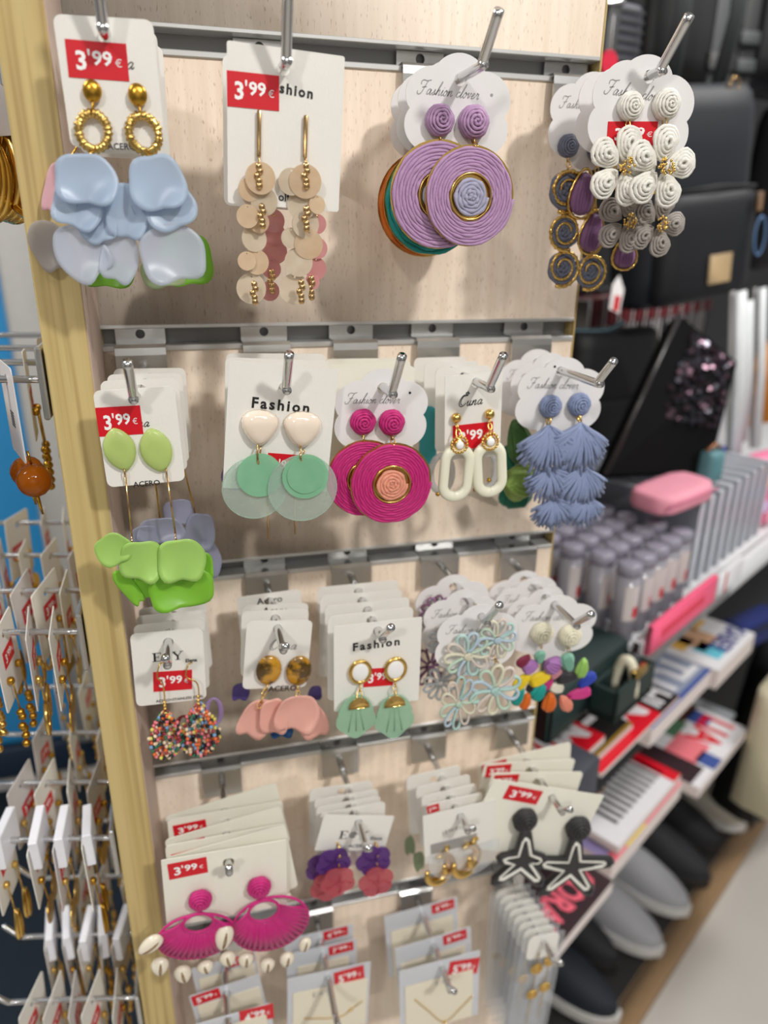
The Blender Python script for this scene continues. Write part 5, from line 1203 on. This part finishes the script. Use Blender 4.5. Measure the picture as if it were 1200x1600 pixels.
magazine('celebrity magazine with red masthead lower on the rack', (1168, 1138), ZL, .21, .27, .02, pw, [(.0, .3, .32, .62, pbr), (.05, .25, .2, .34, pb), (.3, .55, .3, .6, pm('cover_green', (90, 130, 100))), (.45, .75, .1, .3, pp), (.5, .95, .4, .8, ps), (.75, 1, .05, .4, pdp), (.55, .72, .0, .12, pb)], [('LIA', .06, .26, .42, .2, pr)])
magazine('zebra striped magazine cover on the lower rack', (1064, 1210), ZL + .035, .20, .27, .012, pw, [(a / 14, a / 14 + .035, .08, .62, pk) for a in range(1, 12)] + [(0, .12, .0, .3, pr), (.55, .75, .25, .45, ps)], [])
magazine('lilac magazine with coral lettering under the zebra one', (1066, 1222), ZL + .012, .225, .27, .03, pp, [(.3, 1, .05, .35, pl), (.1, .3, .02, .18, pr), (.55, .8, .0, .1, py_)] + [(.34 + .1 * k, .41 + .1 * k, .08, .2, pm('cover_coral', (250, 100, 90))) for k in range(6)], [])
magazine('dark magazine with pink lettering by the black starfish', (958, 1376), ZL, .22, .27, .02, pdp, [(.3, .7, .4, .8, pg)], [('CORAZON', .06, .2, .84, .15, pm('cover_rosa', (250, 110, 130)))])
# shoes under the rack, toes to the aisle
def shoe(label, toe, z, up, so, g_, w=.086, L_=.27, rz=0):
    P = atz(*toe, EYE + z); s_, t_ = g_of(P); root = empty('slip_on_shoe', gm(s_, t_, EYE + z - .005, rz)); tag(root, label, 'shoe', g_)
    def sec(y):                     # half width, height of the upper at distance y from the toe
        q = y / L_; hw = w / 2 * (math.sqrt(max(0, 1 - (1 - q / .34) ** 2)) if q < .34 else 1 - .22 * max(0, (q - .34) / .66) ** 1.3)
        return max(hw, .005), .030 + .050 * min(1, q / .45) ** .8
    ys = [0, .0015, .006, .016, .03, .05, .08, .11, .15, .19, .23, .26, .27]
    v = []; f = []; N = 13
    for y in ys:
        hw, h = sec(max(y, .0004)); hw *= (.55 if y == L_ else 1)
        for k in range(N): a = PI * k / (N - 1); v.append((hw * math.cos(a) * (abs(math.cos(a)) ** -.15 if abs(math.cos(a)) > .05 else 1), y, .022 + (h - .01) * math.sin(a) ** .8))
    for i in range(len(ys) - 1):
        for k in range(N - 1):
            if ys[i] >= .12 and 3 <= k <= N - 5: continue       # the opening
            f.append((i * N + k, i * N + k + 1, (i + 1) * N + k + 1, (i + 1) * N + k))
    f.append(tuple(range(N)))
    mb = MB().add((v, f)); mb.build('upper', up, root)
    O = [(sec(max(y, .0004))[0] + .004) for y in ys]; out = [(O[i], ys[i] - (.005 if i == 0 else 0)) for i in range(len(ys))] + [(-O[i], ys[i] - (.005 if i == 0 else 0)) for i in range(len(ys) - 1, -1, -1)]
    n = len(out); v = [(x, y, z_) for z_ in (.005, .026) for x, y in out]; f = [(i, (i + 1) % n, (i + 1) % n + n, i + n) for i in range(n)] + [tuple(range(n))[::-1], tuple(range(n, 2 * n))]
    MB().add((v, f), smooth=False).build('sole', so, root)
    MB().add(box(-w * .36, w * .36, .10, .255, .027, .030), smooth=False).build('insole', mat('insole_dark', (70, 66, 64), .7), root)
FABG = mat('shoe_grey', (168, 168, 172), .7, var=.05, scale=400, bump=.3, bscale=900); FABK = mat('shoe_black', (34, 34, 38), .75, var=.08, scale=300, bump=.3); FABB = mat('shoe_beige', (206, 198, 182), .5); FABN = mat('shoe_navy', (24, 30, 42), .7, var=.1)
SOLW = mat('sole_white', (224, 222, 218), .5); SOLK = mat('sole_black', (42, 40, 40), .6)
shz0 = -1.31
shoe('beige slip-on shoe farthest along the plinth', (1160, 1296), shz0, FABB, SOLW, 'slip-on shoes under the rack')
shoe('black slip-on shoe next to the beige one', (1122, 1328), shz0, FABK, SOLK, 'slip-on shoes under the rack')
shoe('black slip-on shoe next to the grey pair', (1104, 1382), shz0, FABK, SOLK, 'slip-on shoes under the rack')
shoe('grey slip-on shoe with white sole, farther of the grey pair', (1072, 1428), shz0, FABG, SOLW, 'slip-on shoes under the rack')
shoe('grey slip-on shoe with white sole, nearer of the grey pair', (1030, 1490), shz0, FABG, SOLW, 'slip-on shoes under the rack')
shoe('black slip-on shoe in front of the grey pair', (961, 1515), shz0, FABK, SOLK, 'slip-on shoes under the rack', w=.074, rz=0)
shoe('navy slip-on shoe nearest the tower', (962, 1596), shz0, FABN, SOLW, 'slip-on shoes under the rack', rz=4)

# bags and cloth hanging above the shelf
BLK = mat('nylon_black', (15, 16, 19), .6, var=.12, scale=90, bump=.2, bscale=500); BLU = mat('nylon_navy', (21, 26, 34), .6, var=.1, scale=60, bump=.2, bscale=400); STRAP = mat('strap_dark', (44, 48, 50), .6, var=.08, scale=200)
def soft_bag(mb, w, h, d, mi=0, M=None, pinch=.1):
    N = 20; v = []; f = []; lv = [(0, .55), (.05, .85), (.15, 1), (.4, 1.02), (.7, 1), (.88, .95), (.96, .8), (1, .5)]
    for z, k in lv:
        for i in range(N):
            a = 2 * PI * i / N; ca, sa = math.cos(a), math.sin(a); e = 5
            r_ = (abs(ca) ** e + abs(sa) ** e) ** (-1 / e); v.append((w / 2 * r_ * ca * (k * .15 + .85), d / 2 * r_ * sa * k, z * h))
    for i in range(len(lv) - 1):
        for j in range(N): f.append((i * N + j, i * N + (j + 1) % N, (i + 1) * N + (j + 1) % N, (i + 1) * N + j))
    f.append(tuple(range(N))[::-1]); f.append(tuple((len(lv) - 1) * N + j for j in range(N))); mb.add((v, f), mi, M)
def hang(px, py, Y): return at(px, py, Y)
def face(P, rz=0): return Matrix.Translation(P) @ Matrix.Rotation(GA * .55 + R(rz), 4, 'Z')
# navy backpack
P = hang(1052, 470, 1.06); bp = tag(empty('backpack', face(P, -4) @ Matrix.Rotation(R(-6), 4, 'Y')), 'navy fabric backpack with tan leather patch and front zip pocket', 'backpack')
mb = MB(); soft_bag(mb, .215, .30, .10); mb.build('body', BLU, bp)
mb = MB(); soft_bag(mb, .190, .155, .05, M=Matrix.Translation((0, -.045, .005))); mb.build('front_pocket', mat('nylon_navy_dark', (17, 20, 27), .6, var=.1, scale=60), bp)
MB().add(rbox(-.012, .036, -.0735, -.071, .030, .072, .001)).build('leather_patch', mat('leather_tan', (176, 150, 110), .6, var=.12, scale=150), bp)
MB().add(tube([(-.09, -.058, .162), (0, -.064, .165), (.09, -.058, .160)], .003, 5)).build('zip', BLK, bp)
MB().add(rbox(.078, .090, -.075, -.068, .125, .152, .001)).build('zip_pull', mat('leather_brown', (120, 92, 66), .5), bp)
MB().add(tube([(.086 + .012 * math.sin(t), -.078, .118 - .028 * (1 - math.cos(t))) for t in [2 * PI * i / 14 for i in range(14)]], .0016, 5, True)).build('pull_cord', mat('cord_blue', (96, 132, 178), .5), bp)
for x in (-.05, .045): MB().add(tube([(x, -.01, .292), (x * 1.1, -.03, .38), (x * 1.15, -.035, .52)], .016, 6, flat=.2)).build('strap', STRAP, bp)
MB().add(tube([(.052 + .010 * math.cos(t), -.035, .296 + .010 * math.sin(t)) for t in [2 * PI * i / 12 for i in range(12)]], .0016, 5, True)).build('buckle_ring', GOLDR, bp)
def hung_bag(label, px, py, Y, w, h, d, mt, rz=0, strap=True, tilt=0):
    b = tag(empty('hanging_bag', face(hang(px, py, Y), rz) @ Matrix.Rotation(R(tilt), 4, 'Y')), label, 'bag', 'dark bags hanging above the shelf'); mb = MB(); soft_bag(mb, w, h, d); mb.build('body', mt, b)
    mb = MB(); soft_bag(mb, w * .8, h * .45, d * .5, M=Matrix.Translation((0, -d * .42, h * .05))); mb.build('front_pocket', BLK, b)
    if strap:
        for x in (-w * .28, w * .28): MB().add(tube([(x, 0, h * .97), (x * .8, -.01, h + .15), (x * .7, -.01, h + .26)], .014, 6, flat=.2)).build('strap', STRAP, b)
    return b
hung_bag('black bag at the right picture edge behind the navy backpack', 1222, 420, 1.32, .24, .29, .10, BLK)
hung_bag('black rucksack hanging behind the white flower earrings, above', 1035, 150, 1.28, .30, .40, .10, BLK)
hung_bag('dark rucksack at the top right with buckled straps', 1190, 150, 1.38, .26, .42, .09, mat('nylon_ink', (26, 28, 36), .6, var=.1))
hung_bag('black bag in the gap behind the blue raffia fans', 937, 716, 1.09, .19, .22, .055, BLK, strap=False)
w_ = tag(empty('webbing_strap', hang(1120, 135, 1.12)), 'wide dark grey webbing strap hanging down behind the white flowers', 'strap')
MB().add(rbox(-.021, .021, -.002, .002, -.0, .40, .0008)).build('webbing', STRAP, w_); MB().add(rbox(-.024, .024, -.005, .006, .02, .045, .002)).build('slider', BLK, w_)
w_ = tag(empty('webbing_strap', hang(1128, 90, 1.22)), 'black strap with plastic buckle at upper right', 'strap'); MB().add(rbox(.03, .06, -.002, .002, -.10, .40, .0008)).build('webbing', BLK, w_)
for zz in (-.02, .02): MB().add(rbox(.026, .064, -.007, .006, zz, zz + .02, .002)).build('buckle', STRAP, w_)
w_ = tag(empty('webbing_strap', hang(955, 60, .95)), 'black strap with steel slider beside the panel edge, top', 'strap'); MB().add(rbox(-.009, .009, -.002, .002, -.05, .20, .0008)).build('webbing', BLK, w_); MB().add(rbox(-.012, .012, -.004, .004, .035, .041, .001)).build('slider', CHROME, w_)
w_ = tag(empty('striped_pouch', face(hang(962, 130, 1.0))), 'grey striped pouch hanging beside the panel edge', 'pouch'); mb = MB(); soft_bag(mb, .06, .09, .02); mb.build('body', mat('pouch_grey', (70, 70, 82), .6), w_)
for k in range(7): MB().add(rbox(-.028, .028, -.0125, -.0115, .012 + k * .011, .016 + k * .011, .0003)).build('stripe', BLK, w_)
w_ = tag(empty('round_tag', face(hang(952, 98, .93))), 'round red tag hanging beside the panel edge', 'tag'); mb = MB().add(prism(circ(0, 0, .014, 24), -.0006, .0006, [circ(0, .011, .0016, 8)]), smooth=False); mb.build('disc', mat('tag_red', (232, 40, 72), .4), w_)
MB().add(tube([(0, 0, .011), (.001, .001, .05)], .0006, 4)).build('cord', WHT, w_)
w_ = tag(empty('price_tag', face(hang(962, 468, .95), 10)), 'white swing tag with red square below the gold spirals', 'tag'); MB().add(prism([(-.014, -.012), (.012, -.02), (.018, .012), (.002, .032), (-.012, .02)], -.0006, .0006), smooth=False).build('swing_tag', WHT, w_); MB().add(prism([(-.006, -.014), (.008, -.016), (.010, .004), (-.004, .006)], -.0014, -.0008), smooth=False).build('red_square', RED, w_)
# rail of slim packets
rl = tag(empty('rail', gm(.30, .34, EYE - .085)), 'dark metal rail carrying slim packets behind the navy backpack', 'rail'); MB().add(tube([(-.05, 0, 0), (.75, 0, 0)], .006, 8)).build('bar', BLK, rl)
for x in (.0, .7): MB().add(tube([(x, 0, 0), (x, .113, 0)], .005, 6)).build('arm', BLK, rl)
pkA = MB().add(rbox(-.0035, .0035, -.04, .04, -.15, -.034, .001)); pkB = MB().add(rbox(-.0037, .0037, -.041, .041, -.034, .012, .001))
PKS = [mat('packet_white', (200, 196, 194), .5), mat('packet_grey', (120, 116, 120), .5), mat('packet_dark', (60, 54, 60), .5)]; PKR = mat('packet_red', (160, 60, 70), .5)
for k in range(30):
    root = empty('slim_packet', gm(.35 + k * .0175, .34, EYE - .105, 8)); pkA.build('packet', PKS[k % 3 if k % 2 else 0], root); pkB.build('header', PKR if k % 3 else PKS[0], root)
    tag(root, 'slim packet with a coloured header on the rail behind the backpack', 'packet', 'slim packets hanging in a row on the rail')
# white handles, amber cloth, clutch and pouches
for k, (px, y0, y1, w_) in enumerate(((1158, 455, 735, .020), (1170, 470, 690, .018), (1192, 450, 700, .016))):
    a, b = hang(px, y0, 1.0 + .06 * k), hang(px - 10, y1, 1.0 + .06 * k)
    t = tag(empty('white_handle', a), ['white bag handle hanging right of the sequin clutch', 'second white handle strip beside the first', 'white handle strip by the amber cloth'][k], 'handle', 'white handles at right')
    MB().add(tube([Vector((0, 0, 0)), (b - a) * .5 + Vector((.004, 0, 0)), b - a], w_ * .55, 8, flat=.35)).build('handle_loop', mat('leatherette_white', (222, 226, 228), .4), t)
    MB().add(tube([Vector((-.012, .004, 0)), (b - a) * .5 + Vector((-.012, .004, 0)), (b - a) + Vector((-.008, .004, 0))], w_ * .3, 6, flat=.4)).build('handle_lining', mat('leatherette_grey', (150, 150, 148), .5), t)
t = tag(empty('amber_cloth', face(hang(1196, 660, 1.25))), 'amber orange cloth hanging at the right picture edge', 'cloth')
n = 16; MB().add(prism([(-.07 + .14 * i / n, 0) for i in range(n + 1)] + [(.07, .17), (-.07, .17)], -.004, .004)).build('cloth', mat('cloth_amber', (206, 130, 10), .7, var=.15, scale=20, stretch=(6, 1, 1)), t)
for k in range(6): MB().add(tube([(-.055 + .022 * k, -.005, .005), (-.055 + .022 * k, -.007, .165)], .007, 6)).build('fold', mat('cloth_amber', (206, 130, 10), .7), t)
cl = [hang(1062, 492, .93), hang(1152, 566, .89), hang(1108, 735, .86), hang(945, 742, .84)]
cn = sum(cl, Vector()) / 4; ct = tag(empty('sequin_clutch', cn), 'black sequinned clutch bag leaning on the pink pouch', 'clutch bag')
nb = ((cl[1] - cl[0]).cross(cl[3] - cl[0])).normalized(); nb = -nb if nb.y > 0 else nb
q = [p - cn for p in cl]; bk = -nb * .035
mb = MB(); v = [p for p in q] + [p + bk for p in q]; c0 = nb * .006
v += [c0]; mb.add((v, [(0, 1, 8), (1, 2, 8), (2, 3, 8), (3, 0, 8), (4, 7, 6, 5)] + [(i, i + 4, (i + 1) % 4 + 4, (i + 1) % 4) for i in range(4)]), smooth=False)
mb.build('body', mat('clutch_black', (10, 10, 12), .85, var=.1, scale=200, spec=.15), ct)
MB().add(tube([q[3] + nb * .002, q[0] + nb * .002], .004, 6)).build('piping', mat('piping_grey', (44, 40, 42), .3), ct)
rnd = random.Random(5); mb = MB()
ux = (q[1] - q[0]).normalized(); 
for k in range(210):
    a, b = rnd.uniform(.25, .97), rnd.random() ** 1.6 * .62 + .02; p = q[0].lerp(q[1], a).lerp(q[3].lerp(q[2], a), b) * .95; e_ = 1 - max(abs(a - .5), abs(b - .5)) * 2
    nn = (nb + Vector((rnd.uniform(-.35, .35), rnd.uniform(-.35, .35), rnd.uniform(-.35, .35)))).normalized(); tt = nn.orthogonal().normalized(); bb = nn.cross(tt); p = p + nb * (.0025 + .006 * e_)
    mb.add(([p + (tt * math.cos(t) + bb * math.sin(t)) * .0042 for t in [2 * PI * i / 8 for i in range(8)]], [tuple(range(8))]), k % 2, smooth=False)
sq = mb.build('sequins', [mat('sequin_black', (92, 90, 98), .14, 1.0), mat('sequin_wine', (84, 66, 74), .2, 1.0)], ct); sq['kind'] = 'stuff'
def pouch(name, label, cat, px, py, Y, w, h, d, mt, rz=0, tilt=0):
    t = tag(empty(name, face(hang(px, py, Y), rz) @ Matrix.Rotation(R(tilt), 4, 'Y')), label, cat); mb = MB(); soft_bag(mb, w, h, d); mb.build('body', mt, t); return t
t = pouch('pink_pouch', 'soft pink pouch lying on the tubes under the sequin clutch', 'pouch', 1048, 784, .80, .105, .026, .07, mat('pouch_pink', (240, 158, 178), .6, var=.08, scale=30), 0, -6)
MB().add(tube([(-.05, -.034, .016), (0, -.036, .017), (.05, -.034, .016)], .0016, 5)).build('zip', mat('zip_rose', (206, 110, 140), .5), t)
t = pouch('teal_purse', 'small round teal purse between the pink pouch and the checked bag', 'purse', 1106, 752, .84, .03, .045, .026, mat('purse_teal', (92, 140, 148), .5), 0)
MB().add(tube([(-.016, 0, .047), (0, -.002, .055), (.016, 0, .047)], .003, 6)).build('clasp', mat('clasp_copper', (160, 110, 80), .35, .8), t)
t = pouch('checked_bag', 'pink bag checked in orange and lilac squares at the right edge', 'bag', 1190, 812, .99, .13, .125, .05, mat('check_pink', (246, 128, 168), .5), 0)
for i in range(5):
    for j in range(5):
        cm = [mat('check_orange', (246, 166, 90), .5), mat('check_lilac', (206, 186, 226), .5), mat('check_rose', (250, 170, 190), .5)][(i * 2 + j) % 3]
        if (i + j) % 2: MB().add(rbox(-.058 + i * .0235, -.058 + i * .0235 + .0215, -.0275, -.0255, .008 + j * .0225, .008 + j * .0225 + .0205, .0006)).build('check_square', cm, t)
t = tag(empty('phone_strap', hang(1135, 700, 1.1)), 'blue bead above the checked bag', 'bead'); mb = MB().add(sphere((0, 0, -.004), .008, n=12, k=8)); mb.build('bead', mat('bead_royal', (40, 90, 230), .3), t); MB().add(tube([(0, 0, 0), (0, 0, .06)], .0008, 4)).build('cord', BLK, t)
# peg hook on the dark back
t = tag(empty('peg_hook', hang(886, 515, .98)), 'dark teal metal peg hook behind the panel edge', 'hook'); MB().add(tube(smooth_path([(-.02, .0, 0), (.05, -.02, .0), (.072, -.028, .014)], 5), .0035, 8)).build('prong', mat('hook_teal', (52, 72, 80), .35, .6), t); MB().add(rbox(-.03, -.02, -.01, .01, -.02, .02, .002)).build('bracket', BLK, t)
# bags hanging in front of the lower shelf at right
def tote(name, label, px, py, Y, w, h, d, mt, rz=0, pip=None):
    t = tag(empty(name, face(hang(px, py, Y), rz)), label, 'bag'); v = []; k = [(0, .62), (.5, .80), (.85, .98), (1, 1.02)] if name == 'cream_tote' else [(0, 1), (.5, .96), (.85, .9), (1, .78)]
    mb = MB(); N = 16
    for z, q_ in k:
        for i in range(N):
            a = 2 * PI * i / N; ca, sa = math.cos(a), math.sin(a); r_ = (abs(ca) ** 6 + abs(sa) ** 6) ** (-1 / 6); v.append((w / 2 * r_ * ca * q_, d / 2 * r_ * sa * (1.2 - .5 * z), z * h))
    mb.add((v, [(i * N + j, i * N + (j + 1) % N, (i + 1) * N + (j + 1) % N, (i + 1) * N + j) for i in range(3) for j in range(N)] + [tuple(range(N))[::-1], tuple(3 * N + j for j in range(N))])); mb.build('body', mt, t)
    for sx in (-1, 1): MB().add(tube([(sx * w * .49 * q_, -d * .5 * (1.15 - .5 * z), z * h) for z, q_ in k], .004, 6)).build('piping', pip or mt, t)
    MB().add(tube([(-w * .25, 0, h * .97), (-w * .2, 0, h + .10), (w * .2, 0, h + .10), (w * .25, 0, h * .97)], .006, 6)).build('handle', pip or mt, t)
CREAMB = mat('tote_cream', (236, 228, 196), .6, var=.05, scale=60, bump=.2); 
tote('cream_tote', 'cream canvas tote bag with piping at the right edge', 1198, 1240, .88, .23, .27, .08, CREAMB, 12, mat('tote_piping', (206, 192, 150), .6))
tote('black_tote', 'black bag hanging between the magazines and the cream tote', 1185, 1238, 1.1, .24, .42, .10, BLK, 0)
t = tag(empty('navy_packet', face(atz(1172, 1000, EYE - .689))), 'royal blue packet in the dark gap above the magazines', 'packet'); MB().add(rbox(-.07, .05, -.02, .02, .0, .055, .004)).build('packet', mat('packet_royal', (16, 36, 104), .5), t); MB().add(rbox(-.07, .05, -.021, -.02, .03, .045, .0004)).build('band', mat('band_navy', (16, 26, 60), .5), t)
